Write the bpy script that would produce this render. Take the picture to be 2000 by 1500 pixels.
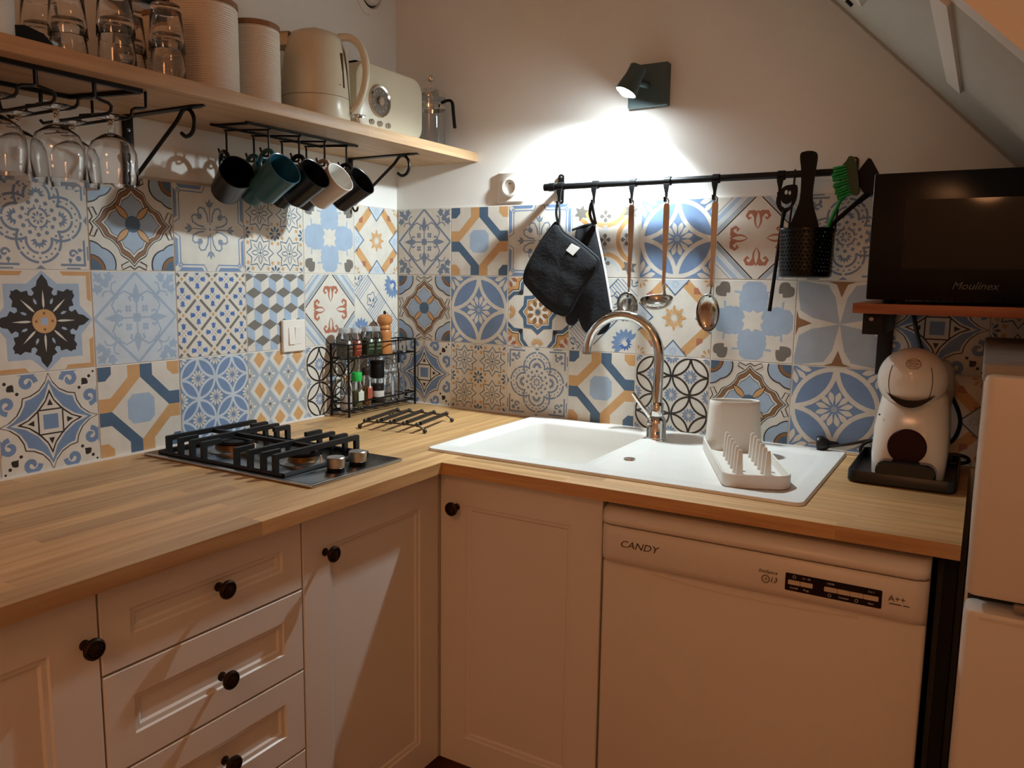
import bpy, math, random
from mathutils import Matrix, Vector, Quaternion
random.seed(7)
PI = math.pi
sc = bpy.context.scene
for o in list(bpy.data.objects):
    bpy.data.objects.remove(o, do_unlink=True)
C = sc.collection
RAD = math.radians

# ---------------------------------------------------------------- camera, light, exposure
cam_d = bpy.data.cameras.new('camera'); cam = bpy.data.objects.new('camera', cam_d); C.objects.link(cam)
YAW, PITCH, ROLL = -0.53444, -0.13490, 0.01383
fw = Vector((math.sin(YAW)*math.cos(PITCH), math.cos(YAW)*math.cos(PITCH), math.sin(PITCH)))
rt = Vector((math.cos(YAW), -math.sin(YAW), 0)); up = rt.cross(fw)
r2 = rt*math.cos(ROLL)+up*math.sin(ROLL); u2 = -rt*math.sin(ROLL)+up*math.cos(ROLL)
cam.matrix_world = Matrix.Translation((1.6084, -1.9984, 1.3049)) @ Matrix((r2, u2, -fw)).transposed().to_4x4()
cam_d.sensor_fit = 'HORIZONTAL'; cam_d.sensor_width = 36; cam_d.lens = 27.97; cam_d.clip_start = 0.02
sc.camera = cam
w = bpy.data.worlds.new('world'); sc.world = w; w.use_nodes = True
w.node_tree.nodes['Background'].inputs[0].default_value = (1.0, 0.62, 0.36, 1)
w.node_tree.nodes['Background'].inputs[1].default_value = 0.03
sc.view_settings.view_transform = 'Standard'; sc.view_settings.look = 'None'
sc.view_settings.gamma = 1; sc.view_settings.use_curve_mapping = False
sc.view_settings.exposure = 0.0
SPOT_POS = Vector((0.806, -0.112, 1.757)); SPOT_DIR = Vector((-0.34, -0.06, -0.94)).normalized()
SPOT_W, ROOM_E = 45.0, 18.0          # watts of the wall spot, strength of the warm room lamps

# ---------------------------------------------------------------- materials
def lin(h):
    h = h.lstrip('#'); out = []
    for i in (0, 2, 4):
        c = int(h[i:i+2], 16)/255
        out.append(c/12.92 if c <= .04045 else ((c+.055)/1.055)**2.4)
    return tuple(out)+(1,)
MATS = {}
def mat(name, col, rough=.5, metal=0, noise=0, scale=20, bump=0, bscale=80, trans=0, ior=1.45, emit=0, coat=0, stretch=None, spec=None):
    if name in MATS: return MATS[name]
    m = bpy.data.materials.new(name); m.use_nodes = True; nt = m.node_tree; b = nt.nodes['Principled BSDF']
    c = lin(col) if isinstance(col, str) else col
    b.inputs['Base Color'].default_value = c
    b.inputs['Roughness'].default_value = rough; b.inputs['Metallic'].default_value = metal
    b.inputs['IOR'].default_value = ior; b.inputs['Transmission Weight'].default_value = trans
    b.inputs['Coat Weight'].default_value = coat
    if spec is not None: b.inputs['Specular IOR Level'].default_value = spec
    if emit:
        b.inputs['Emission Color'].default_value = c; b.inputs['Emission Strength'].default_value = emit
    if noise or bump:
        tc = nt.nodes.new('ShaderNodeTexCoord'); mp = nt.nodes.new('ShaderNodeMapping')
        nt.links.new(tc.outputs['Object'], mp.inputs[0])
        if stretch: mp.inputs['Scale'].default_value = stretch
    if noise:
        n = nt.nodes.new('ShaderNodeTexNoise'); n.inputs['Scale'].default_value = scale; n.inputs['Detail'].default_value = 5
        nt.links.new(mp.outputs[0], n.inputs['Vector'])
        r = nt.nodes.new('ShaderNodeMapRange'); r.inputs[1].default_value = .3; r.inputs[2].default_value = .7
        r.inputs[3].default_value = 1-noise; r.inputs[4].default_value = 1+noise
        nt.links.new(n.outputs[0], r.inputs[0])
        v = nt.nodes.new('ShaderNodeVectorMath'); v.operation = 'SCALE'; v.inputs[0].default_value = c[:3]
        nt.links.new(r.outputs[0], v.inputs['Scale']); nt.links.new(v.outputs[0], b.inputs['Base Color'])
    if bump:
        n2 = nt.nodes.new('ShaderNodeTexNoise'); n2.inputs['Scale'].default_value = bscale; n2.inputs['Detail'].default_value = 3
        nt.links.new(mp.outputs[0], n2.inputs['Vector'])
        bp = nt.nodes.new('ShaderNodeBump'); bp.inputs['Strength'].default_value = bump; bp.inputs['Distance'].default_value = .002
        nt.links.new(n2.outputs[0], bp.inputs['Height']); nt.links.new(bp.outputs[0], b.inputs['Normal'])
    MATS[name] = m; return m

def wood(name, c1, c2, grain, rough=.45, tone=.12, bands=0):
    """long grained wood; grain = axis (0 x, 1 y) the fibres run along; object-random tone; bands = stave width drawn as tone"""
    m = bpy.data.materials.new(name); m.use_nodes = True; nt = m.node_tree; b = nt.nodes['Principled BSDF']
    N = nt.nodes.new; L = nt.links.new
    tc = N('ShaderNodeTexCoord'); mp = N('ShaderNodeMapping'); L(tc.outputs['Object'], mp.inputs[0])
    mp.inputs['Scale'].default_value = [(3.0 if i == grain else 55.0) for i in range(3)]
    oi = N('ShaderNodeObjectInfo'); ad = N('ShaderNodeVectorMath'); ad.operation = 'SCALE'; ad.inputs[0].default_value = (37, 53, 29)
    L(oi.outputs['Random'], ad.inputs['Scale']); L(ad.outputs[0], mp.inputs['Location'])
    n = N('ShaderNodeTexNoise'); n.inputs['Scale'].default_value = 1.0; n.inputs['Detail'].default_value = 6; n.inputs['Roughness'].default_value = .6
    L(mp.outputs[0], n.inputs['Vector'])
    cr = N('ShaderNodeValToRGB'); cr.color_ramp.elements[0].color = lin(c2); cr.color_ramp.elements[1].color = lin(c1)
    cr.color_ramp.elements[0].position = .3; cr.color_ramp.elements[1].position = .62
    L(n.outputs[0], cr.inputs[0])
    mr = N('ShaderNodeMapRange'); mr.inputs[3].default_value = 1-tone; mr.inputs[4].default_value = 1+tone
    if bands:
        sx = N('ShaderNodeSeparateXYZ'); L(tc.outputs['Object'], sx.inputs[0])
        dv = N('ShaderNodeMath'); dv.operation = 'DIVIDE'; dv.inputs[1].default_value = bands; L(sx.outputs[1-grain], dv.inputs[0])
        fl = N('ShaderNodeMath'); fl.operation = 'FLOOR'; L(dv.outputs[0], fl.inputs[0])
        wn0 = N('ShaderNodeTexWhiteNoise'); wn0.noise_dimensions = '1D'; L(fl.outputs[0], wn0.inputs['W'])
        dl = N('ShaderNodeMath'); dl.operation = 'MULTIPLY_ADD'; dl.inputs[1].default_value = 2.2
        L(sx.outputs[grain], dl.inputs[0]); 
        m5 = N('ShaderNodeMath'); m5.operation = 'MULTIPLY'; m5.inputs[1].default_value = 9; L(wn0.outputs[0], m5.inputs[0]); L(m5.outputs[0], dl.inputs[2])
        fl2 = N('ShaderNodeMath'); fl2.operation = 'FLOOR'; L(dl.outputs[0], fl2.inputs[0])
        cb = N('ShaderNodeCombineXYZ'); L(fl.outputs[0], cb.inputs[0]); L(fl2.outputs[0], cb.inputs[1])
        wn = N('ShaderNodeTexWhiteNoise'); wn.noise_dimensions = '2D'; L(cb.outputs[0], wn.inputs['Vector']); L(wn.outputs[0], mr.inputs[0])
    else:
        L(oi.outputs['Random'], mr.inputs[0])
    v = N('ShaderNodeVectorMath'); v.operation = 'SCALE'; L(cr.outputs[0], v.inputs[0]); L(mr.outputs[0], v.inputs['Scale'])
    L(v.outputs[0], b.inputs['Base Color']); b.inputs['Roughness'].default_value = rough
    MATS[name] = m; return m

# ---------------------------------------------------------------- mesh building
class MB:
    def __init__(s): s.v = []; s.f = []; s.mi = []
    def add(s, vs, fs, mi=0):
        o = len(s.v); s.v += [tuple(x) for x in vs]; s.f += [[i+o for i in f] for f in fs]; s.mi += [mi]*len(fs); return s
    def xf(s, M, start=0):
        s.v[start:] = [tuple(M @ Vector(p)) for p in s.v[start:]]; return s
    def box(s, x0, x1, y0, y1, z0, z1, c=0, mi=0):
        if c <= 0:
            return s.add([(x0,y0,z0),(x1,y0,z0),(x1,y1,z0),(x0,y1,z0),(x0,y0,z1),(x1,y0,z1),(x1,y1,z1),(x0,y1,z1)],
                         [(0,3,2,1),(4,5,6,7),(0,1,5,4),(1,2,6,5),(2,3,7,6),(3,0,4,7)], mi)
        def ring(z, d): return [(x0+d,y0,z),(x1-d,y0,z),(x1,y0+d,z),(x1,y1-d,z),(x1-d,y1,z),(x0+d,y1,z),(x0,y1-d,z),(x0,y0+d,z)]
        def inn(z): return [(x0+c,y0+c,z),(x1-c,y0+c,z),(x1-c,y0+c,z),(x1-c,y1-c,z),(x1-c,y1-c,z),(x0+c,y1-c,z),(x0+c,y1-c,z),(x0+c,y0+c,z)]
        return s.rbox(x0,x1,y0,y1,z0,z1,c,2,c,mi)
    def loft(s, loops, cap0=True, cap1=True, mi=0):
        n = len(loops[0]); vs = [p for l in loops for p in l]; fs = []
        for k in range(len(loops)-1):
            for i in range(n):
                j = (i+1) % n; fs.append((k*n+i, k*n+j, (k+1)*n+j, (k+1)*n+i))
        if cap0: fs.append(list(range(n))[::-1])
        if cap1: fs.append([(len(loops)-1)*n+i for i in range(n)])
        return s.add(vs, fs, mi)
    def lathe(s, prof, seg=32, c=(0,0,0), cap0=False, cap1=False, mi=0, flute=None):
        loops = []
        for r, z in prof:
            l = []
            for i in range(seg):
                a = 2*PI*i/seg; rr = r*(flute(a) if flute else 1)
                l.append((c[0]+rr*math.cos(a), c[1]+rr*math.sin(a), c[2]+z))
            loops.append(l)
        return s.loft(loops, cap0, cap1, mi)
    def cyl(s, p0, p1, r0, r1=None, seg=20, mi=0):
        return s.tube([p0, p1], [r0, r0 if r1 is None else r1], seg, mi=mi)
    def tube(s, path, r, seg=8, closed=False, mi=0, flat=None):
        P = [Vector(p) for p in path]; n = len(P); rs = r if isinstance(r, (list, tuple)) else [r]*n
        T = []
        for i in range(n):
            if closed: t = P[(i+1) % n]-P[i-1]
            else: t = P[min(i+1, n-1)]-P[max(i-1, 0)]
            T.append(t.normalized() if t.length > 1e-9 else Vector((0,0,1)))
        a = Vector((0,0,1)) if abs(T[0].z) < .9 else Vector((1,0,0))
        N = (a-T[0]*a.dot(T[0])).normalized(); loops = []
        for i in range(n):
            if i: 
                N = N-T[i]*N.dot(T[i])
                N = N.normalized() if N.length > 1e-6 else T[i].orthogonal().normalized()
            Bv = T[i].cross(N); fl = flat or 1
            loops.append([tuple(P[i]+(N*math.cos(2*PI*k/seg)*rs[i]*fl+Bv*math.sin(2*PI*k/seg)*rs[i])) for k in range(seg)])
        if closed: 
            loops.append(loops[0]); return s.loft(loops, False, False, mi)
        return s.loft(loops, True, True, mi)
    def prism(s, outline, z0, z1, bev=0, mi=0, nb=2):
        """outline: ccw xy points"""
        if bev <= 0: L = [[(x,y,z0) for x,y in outline], [(x,y,z1) for x,y in outline]]
        else:
            L = []
            for k in range(nb+1):
                a = PI/2*k/nb; o = offs(outline, -bev*(1-math.sin(a))); L.append([(x,y,z0+bev*(1-math.cos(a))) for x,y in o])
            for k in range(nb+1):
                a = PI/2*(1-k/nb); o = offs(outline, -bev*(1-math.sin(a))); L.append([(x,y,z1-bev*(1-math.cos(a))) for x,y in o])
        return s.loft(L, True, True, mi)
    def rbox(s, x0, x1, y0, y1, z0, z1, r=.01, n=5, bev=0, mi=0):
        return s.prism(rrect(x0,x1,y0,y1,r,n), z0, z1, bev, mi)
    def sphere(s, c, r, seg=16, rings=10, sz=1, mi=0):
        pr = [(max(r*math.sin(PI*k/rings), 1e-5), -r*sz*math.cos(PI*k/rings)) for k in range(rings+1)]
        return s.lathe(pr, seg, c, mi=mi)
    def obj(s, name, m, parent=None, smooth=38, flipfix=True):
        me = bpy.data.meshes.new(name); me.from_pydata(s.v, [], s.f)
        ms = m if isinstance(m, (list, tuple)) else [m]
        for x in ms: me.materials.append(x)
        for p, k in zip(me.polygons, s.mi): p.material_index = min(k, len(ms)-1)
        me.validate()
        if flipfix:
            import bmesh
            bm = bmesh.new(); bm.from_mesh(me); bmesh.ops.recalc_face_normals(bm, faces=bm.faces); bm.to_mesh(me); bm.free()
        if smooth:
            me.polygons.foreach_set('use_smooth', [True]*len(me.polygons)); me.set_sharp_from_angle(angle=RAD(smooth))
        o = bpy.data.objects.new(name, me); C.objects.link(o)
        if parent: o.parent = parent
        return o
def offs(o, d):
    n = len(o); out = []
    for i in range(n):
        p = Vector(o[i]); a = (p-Vector(o[i-1])); b = (Vector(o[(i+1) % n])-p)
        if a.length < 1e-9: a = b
        if b.length < 1e-9: b = a
        na = Vector((a.y,-a.x)).normalized(); nb = Vector((b.y,-b.x)).normalized(); k = na+nb
        k = k/max(k.dot(na), .35) if k.length > 1e-6 else na
        out.append((p.x+k.x*d, p.y+k.y*d))
    return out
def rrect(x0, x1, y0, y1, r, n=5):
    o = []
    for cx, cy, a0 in ((x1-r,y0+r,-PI/2),(x1-r,y1-r,0),(x0+r,y1-r,PI/2),(x0+r,y0+r,PI)):
        for k in range(n+1):
            a = a0+PI/2*k/n; o.append((cx+r*math.cos(a), cy+r*math.sin(a)))
    return o
def smooth(pts, n=4, closed=True):
    out = []; N = len(pts)
    for i in range(N if closed else N-1):
        if closed: p0,p1,p2,p3 = pts[i-1],pts[i],pts[(i+1)%N],pts[(i+2)%N]
        else: p0,p1,p2,p3 = pts[max(i-1,0)],pts[i],pts[i+1],pts[min(i+2,N-1)]
        for k in range(n):
            t = k/n
            out.append(tuple(.5*((2*b)+(-a+c)*t+(2*a-5*b+4*c-d)*t*t+(-a+3*b-3*c+d)*t**3) for a,b,c,d in zip(p0,p1,p2,p3)))
    if not closed: out.append(tuple(pts[-1]))
    return out
def tag(o, label, cat, group=None):
    o['label'] = label; o['category'] = cat
    if group: o['group'] = group
    return o
def thing(name, label, cat, loc=(0,0,0), rz=0, group=None):
    o = bpy.data.objects.new(name, None); C.objects.link(o); o.empty_display_size = .05
    o.location = loc; o.rotation_euler = (0,0,rz); return tag(o, label, cat, group)
def struct(o): o['kind'] = 'structure'; return o
def child_copy(o, parent):
    c = o.copy(); C.objects.link(c); c.parent = parent; return c
def dup(root, label, loc=None, rz=None):
    r = root.copy(); C.objects.link(r); r['label'] = label
    if loc is not None: r.location = loc
    if rz is not None: r.rotation_euler = (0,0,rz)
    for ch in list(root.children):
        c = child_copy(ch, r)
        for g in list(ch.children): child_copy(g, c)
    return r
def text(name, body, size, M, m, parent=None, shear=0, ext=.0002, sx=1, align='CENTER'):
    cu = bpy.data.curves.new(name, 'FONT'); cu.body = body; cu.size = size; cu.shear = shear; cu.extrude = ext
    cu.align_x = align; cu.align_y = 'CENTER'; cu.resolution_u = 3
    t = bpy.data.objects.new('tmp_text', cu); C.objects.link(t)
    dg = bpy.context.evaluated_depsgraph_get(); me = bpy.data.meshes.new_from_object(t.evaluated_get(dg)); bpy.data.objects.remove(t, do_unlink=True)
    me.name = name; me.materials.clear(); me.materials.append(m); me.transform(M @ Matrix.Diagonal((sx,1,1,1)))
    o = bpy.data.objects.new(name, me); C.objects.link(o)
    if parent: o.parent = parent
    return o
def face_back(p):   # text plane that faces -y (parallel to the back wall)
    return Matrix.Translation(p) @ Matrix.Rotation(PI/2, 4, 'X')
def face_left(p):   # text plane that faces +x (parallel to the left wall)
    return Matrix.Translation(p) @ Matrix.Rotation(PI/2, 4, 'Z') @ Matrix.Rotation(PI/2, 4, 'X')

wallpaint = mat('wall_paint', '#eae8e2', .85, noise=.02, scale=6, bump=.08, bscale=60)
black_metal = mat('black_metal', '#0d0d0e', .45, .3)
black_plastic = mat('black_plastic', '#09090a', .55, noise=.1, spec=.25)
black_gloss = mat('black_gloss', '#060607', .12)
chrome = mat('chrome', '#d8d8d6', .07, 1)
steel = mat('brushed_steel', '#a8a6a2', .3, 1, bump=.1, bscale=60, stretch=(1,30,1))
white_enamel = mat('white_lacquer', '#e2ddd3', .38, noise=.015, scale=4)
white_plastic = mat('white_plastic', '#e4dfd6', .35)
glass = mat('clear_glass', (1,1,1,1), .02, trans=1, ior=1.45)
cream = mat('cream_enamel', '#d8cdb4', .28)
print_dark = mat('print_dark', '#4a4038', .5)
print_light = mat('print_light', '#cfcfcf', .5)
# ================================================================ the room
ceil_paint = mat('ceiling_paint', '#e2ded5', .85)
wall_left = struct(MB().box(-.16, -.008, -3.9, .16, 0, 2.5).obj('wall_left', wallpaint))
wall_back = struct(MB().box(-.008, 2.4, .008, .16, 0, 2.5).obj('wall_back', wallpaint))
struct(MB().box(2.4, 2.5, -3.9, .16, 0, 2.5).obj('wall_right', wallpaint))
struct(MB().box(-.16, 2.5, -4.0, -3.9, 0, 2.5).obj('wall_front', wallpaint))
struct(MB().box(-.16, 2.5, -4.0, .16, 2.5, 2.6).obj('ceiling', ceil_paint))
floor_m = wood('floor_oak', '#a9764a', '#84552f', 1, .5, .1, bands=.12)
struct(MB().box(-.16, 2.5, -4.0, .16, -.05, 0).obj('floor', floor_m))
# sloping underside of the stairs, then flat over the microwave
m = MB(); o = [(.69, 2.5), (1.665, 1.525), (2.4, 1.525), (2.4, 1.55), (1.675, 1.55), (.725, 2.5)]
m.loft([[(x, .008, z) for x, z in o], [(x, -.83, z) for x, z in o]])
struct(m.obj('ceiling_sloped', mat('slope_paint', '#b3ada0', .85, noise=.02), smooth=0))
# painted side of the stairs, with its white edge trim
peach = wallpaint
m = MB(); o = [(.72, 2.5), (1.675, 1.545), (2.4, 1.545), (2.4, 2.5)]
m.loft([[(x, -.835, z) for x, z in o], [(x, -.87, z) for x, z in o]])
struct(m.obj('wall_stair', peach, smooth=0))
m = MB(); o = [(.69, 2.5), (1.665, 1.525), (2.4, 1.525), (2.4, 1.545), (1.675, 1.545), (.72, 2.5)]
m.loft([[(x, -.83, z) for x, z in o], [(x, -.876, z) for x, z in o]])
struct(m.obj('trim_1', white_enamel, smooth=0))
# batten across the slope, thin bead where the slope meets the wall
m = MB(); o = [(1.518, 1.672), (1.541, 1.649), (1.536, 1.644), (1.513, 1.667)]
m.loft([[(x, -.29, z) for x, z in o], [(x, -.828, z) for x, z in o]]); struct(m.obj('trim_2', white_enamel, smooth=0))
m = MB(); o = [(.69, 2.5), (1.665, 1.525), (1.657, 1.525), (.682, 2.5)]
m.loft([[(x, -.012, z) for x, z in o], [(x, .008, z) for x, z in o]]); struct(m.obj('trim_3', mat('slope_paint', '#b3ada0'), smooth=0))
# small box fixed under the slope
m = MB().rbox(-.022, .022, -.05, .05, -.014, .0, .008, 3, .003); m.xf(Matrix.Translation((1.362, -.40, 1.826)) @ Matrix.Rotation(RAD(45), 4, 'Y'))
fx = m.obj('fixture_base', white_plastic)
sb = thing('sensor_box', 'small white fitting fixed to the sloping ceiling at the top edge', 'fitting'); fx.parent = sb
MB().cyl((1.349, -.36, 1.812), (1.345, -.36, 1.808), .008, seg=12).obj('lens', black_plastic, sb)

# ================================================================ cement-look tiles, print drawn as flat inlays
TC = dict(cr='#d6d1c6', lb='#a0b3c8', mb='#748db0', nv='#50677f', og='#c99d6b', tp='#75716a', dk='#342e2a', rd='#ab6f59', gb='#7a889c', pb='#c2ccd5', bl='#4f70ac', sl='#a0abb5', br='#8a6546')
TORDER = list(TC)
def tile_mat(k):
    return mat('tile_'+k, TC[k], .38, noise=.06, scale=28, spec=.4)
class Tile:
    def __init__(s): s.p = []; s.z = 0
    def layer(s): s.z += 1; return s
    def poly(s, pts, c, new=False):
        if new: s.z += 1
        o = [tuple(p) for p in pts]
        for ax, sg in ((0,1),(0,-1),(1,1),(1,-1)):
            r = []
            for i in range(len(o)):
                a, b = o[i-1], o[i]; ia, ib = a[ax]*sg <= .985, b[ax]*sg <= .985
                if ia != ib:
                    t = (.985*sg-a[ax])/(b[ax]-a[ax]); r.append((a[0]+(b[0]-a[0])*t, a[1]+(b[1]-a[1])*t))
                if ib: r.append(b)
            o = r
            if len(o) < 3: return
        cl = [o[0]]
        for q in o[1:]:
            if abs(q[0]-cl[-1][0])+abs(q[1]-cl[-1][1]) > 1e-5: cl.append(q)
        if len(cl) > 2: s.p.append((cl, c, s.z))
    def circ(s, x, y, r, c, n=20, ry=None): s.poly([(x+r*math.cos(2*PI*k/n), y+(ry or r)*math.sin(2*PI*k/n)) for k in range(n)], c)
    def stroke(s, pts, w, c, closed=False):
        n = len(pts); L = []; R = []
        for i in range(n):
            a = pts[i-1] if (closed or i) else pts[0]; b = pts[(i+1) % n] if (closed or i < n-1) else pts[-1]
            dx, dy = b[0]-a[0], b[1]-a[1]; d = math.hypot(dx, dy) or 1; wi = w[i] if isinstance(w, list) else w
            L.append((pts[i][0]-dy/d*wi/2, pts[i][1]+dx/d*wi/2)); R.append((pts[i][0]+dy/d*wi/2, pts[i][1]-dx/d*wi/2))
        for i in range(n if closed else n-1):
            j = (i+1) % n; s.poly([L[i], R[i], R[j], L[j]], c)
    def arc(s, x, y, r, a0, a1, w, c, n=14): s.stroke([(x+r*math.cos(RAD(a0+(a1-a0)*k/n)), y+r*math.sin(RAD(a0+(a1-a0)*k/n))) for k in range(n+1)], w, c)
    def petal(s, x, y, a, r0, r1, w, c, n=6, tip=.6):
        ca, sa = math.cos(RAD(a)), math.sin(RAD(a)); P = []
        for k in range(n+1):
            t = k/n; P.append((r0+(r1-r0)*t, w/2*math.sin(PI*t**tip)))
        P += [(px, -py) for px, py in P[-2:0:-1]]
        s.poly([(x+px*ca-py*sa, y+px*sa+py*ca) for px, py in P], c)
    def daisy(s, x, y, r0, r1, n, w, c, a0=0, tip=1.5):
        for k in range(n): s.petal(x, y, a0+360*k/n, r0, r1, w, c, tip=tip)
    def r4(s, pts, c, fn=None):
        for k in range(4): s.poly(rot(pts, 90*k), c)
    def s4(s, pts, w, c):
        for k in range(4): s.stroke(rot(pts, 90*k), w, c)
    def s8(s, pts, w, c):
        for q in (pts, [(-x, y) for x, y in pts]): s.s4(q, w, c)
    def p8(s, pts, c):
        for q in (pts, [(-x, y) for x, y in pts]): s.r4(q, c)
def rot(pts, a):
    ca, sa = round(math.cos(RAD(a)), 9), round(math.sin(RAD(a)), 9); return [(x*ca-y*sa, x*sa+y*ca) for x, y in pts]
def spiral(x, y, r, a0, turns, n=16, sh=.85): return [(x+r*(1-sh*k/n)*math.cos(RAD(a0+360*turns*k/n)), y+r*(1-sh*k/n)*math.sin(RAD(a0+360*turns*k/n))) for k in range(n+1)]
def quart(q): # a quarter outline (0,a)->(a,0) to the whole closed outline
    o = []
    for k in range(4): o += rot(q[:-1], -90*k)
    return o
def scl(p, f): return [(x*f, y*f) for x, y in p]

def t_bands():            # orange and slate bands round an octagon
    t = Tile(); t.layer(); b = [(0,1),(.3,1),(.3,.72),(.72,.3),(1,.3),(1,0),(.7,0),(0,.7)]
    for k, c in enumerate(('nv','og','nv','og')): t.poly(rot(b, -90*k), c)
    c4 = [(1,1),(.68,1),(.68,.82),(.82,.68),(1,.68)]
    for k, c in enumerate(('og','nv','og','nv')): t.poly(rot(c4, -90*k), c)
    t.poly([(.33,.2),(.2,.33),(-.2,.33),(-.33,.2),(-.33,-.2),(-.2,-.33),(.2,-.33),(.33,-.2)], 'lb'); return t
def ring_cell(t, x, y, s, line, wl, fill=None):
    if fill:
        t.layer(); t.poly([(x-s,y-s),(x+s,y-s),(x+s,y+s),(x-s,y+s)], fill)
    t.layer()
    t.arc(x, y, .95*s, 0, 360, wl*s, line, 36)
    for cx, cy, a in ((1,1,180),(-1,1,270),(-1,-1,0),(1,-1,90)): t.arc(x+cx*s, y+cy*s, s*.99, a, a+90, wl*s, line, 10)
def t_circle():
    t = Tile(); ring_cell(t, 0, 0, 1, 'cr', .11, 'mb'); t.layer()
    t.daisy(0, 0, .1, .43, 12, .13, 'cr', 15); t.circ(0, 0, .07, 'sl')
    for x, y in ((1,1),(-1,1),(1,-1),(-1,-1)): t.daisy(x, y, .1, .46, 12, .13, 'cr', 15)
    return t
def t_circles():
    t = Tile()
    for x in (-.5,.5):
        for y in (-.5,.5):
            ring_cell(t, x, y, .5, 'pb', .12, 'mb')
    t.layer()
    for x in (-1,-.5,0,.5,1):
        for y in (-1,-.5,0,.5,1):
            if abs((x+y) % 1) < .01 and (x*2) % 2 == (y*2) % 2: t.daisy(x, y, .04, .21, 12, .06, 'cr', 15)
    return t
def t_blackrings():
    t = Tile()
    for x in (-.5,.5):
        for y in (-.5,.5): ring_cell(t, x, y, .5, 'tp' if False else 'dk', .1)
    t.layer()
    for x in (-1,-.5,0,.5,1):
        for y in (-1,-.5,0,.5,1):
            if (x*2) % 2 == (y*2) % 2: t.daisy(x, y, .03, .19, 12, .05, 'mb', 15)
    return t
def t_quatre():
    t = Tile(); q = quart(smooth([(0,.92),(.13,.78),(.3,.68),(.37,.52),(.52,.37),(.68,.3),(.78,.13),(.92,0)], 3, False))
    for f, c in ((1,'dk'),(.965,'cr'),(.93,'dk'),(.91,'br'),(.80,'dk'),(.78,'cr'),(.72,'dk'),(.70,'lb')): t.poly(scl(q, f), c, True)
    t.layer()
    for k in range(4): t.petal(0, 0, 45+90*k, .1, .58, .17, 'dk', tip=1)
    t.layer()
    for k in range(4): t.petal(0, 0, 45+90*k, .12, .55, .13, 'og', tip=1)
    t.layer(); t.circ(0, 0, .18, 'nv')
    for x, y, a in ((1,1,180),(-1,1,270),(-1,-1,0),(1,-1,90)):
        P = [(x, y)]; Q = [(x, y)]
        for k in range(19):
            aa = a+90*k/18; r = .56+.06*abs(math.sin(RAD(aa*3))); P.append((x+r*math.cos(RAD(aa)), y+r*math.sin(RAD(aa)))); Q.append((x+(r-.03)*math.cos(RAD(aa)), y+(r-.03)*math.sin(RAD(aa))))
        t.z = 9; t.poly(P, 'dk'); t.z = 10; t.poly(Q, 'lb'); t.z = 11; t.circ(x, y, .34, 'dk'); t.z = 12; t.circ(x, y, .32, 'br'); t.z = 13; t.circ(x, y, .24, 'nv')
    t.z = 14
    for k in range(4):
        for sg in (1,-1): t.stroke(rot([(0,.97),(sg*.1,.9),(sg*.28,.98),(sg*.3,.88),(sg*.14,.8)], 90*k), .022, 'dk')
    return t
def t_lace():
    t = Tile(); t.layer(); c = 'gb'
    for k in range(4):
        R = lambda p: rot(p, 90*k)
        cx, cy = R([(0,.43)])[0]
        b = 90+90*k
        for a0, a1 in ((-118,-62),(-58,-4),(4,58),(62,118)): t.arc(cx, cy, .43, b+a0, b+a1, .05, c, 8)
        for j in range(-5,6): t.circ(cx+.345*math.cos(RAD(b+j*21)), cy+.345*math.sin(RAD(b+j*21)), .024, c, 8)
        t.arc(cx, cy, .25, b-95, b-5, .05, c, 8); t.arc(cx, cy, .25, b+5, b+95, .05, c, 8)
        for j in range(-3,4): t.petal(cx, cy, b+j*28, .05, .17, .06, c)
    for k in range(12): t.petal(0, 0, 30*k, .28, .37, .09, c, tip=1); t.circ(.235*math.cos(RAD(30*k+15)), .235*math.sin(RAD(30*k+15)), .02, c, 6)
    for k in range(4): t.arc(0, 0, .19, 90*k+8, 90*k+82, .045, c, 6)
    t.daisy(0, 0, .03, .13, 8, .05, c)
    for sx in (1,-1):
        for sy in (1,-1):
            t.stroke([(sx*.9,sy*.4),(sx*.9,sy*.92)], .045, c); t.stroke([(sx*.97,sy*.52),(sx*.97,sy*.8)], .03, c)
            t.stroke([(sx*.4,sy*.9),(sx*.92,sy*.9)], .045, c); t.stroke([(sx*.52,sy*.97),(sx*.8,sy*.97)], .03, c)
            t.stroke(spiral(sx*.66, sy*.68, .09, 0, 1), .05, c); t.circ(sx*.77, sy*.77, .06, c, 8); t.petal(sx*.6, sy*.76, 90*sy, 0, .12, .08, c); t.petal(sx*.76, sy*.6, 90-90*sx, 0, .12, .08, c)
    t.r4([(-.12,1),(.12,1),(0,.91)], c); return t
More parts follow.
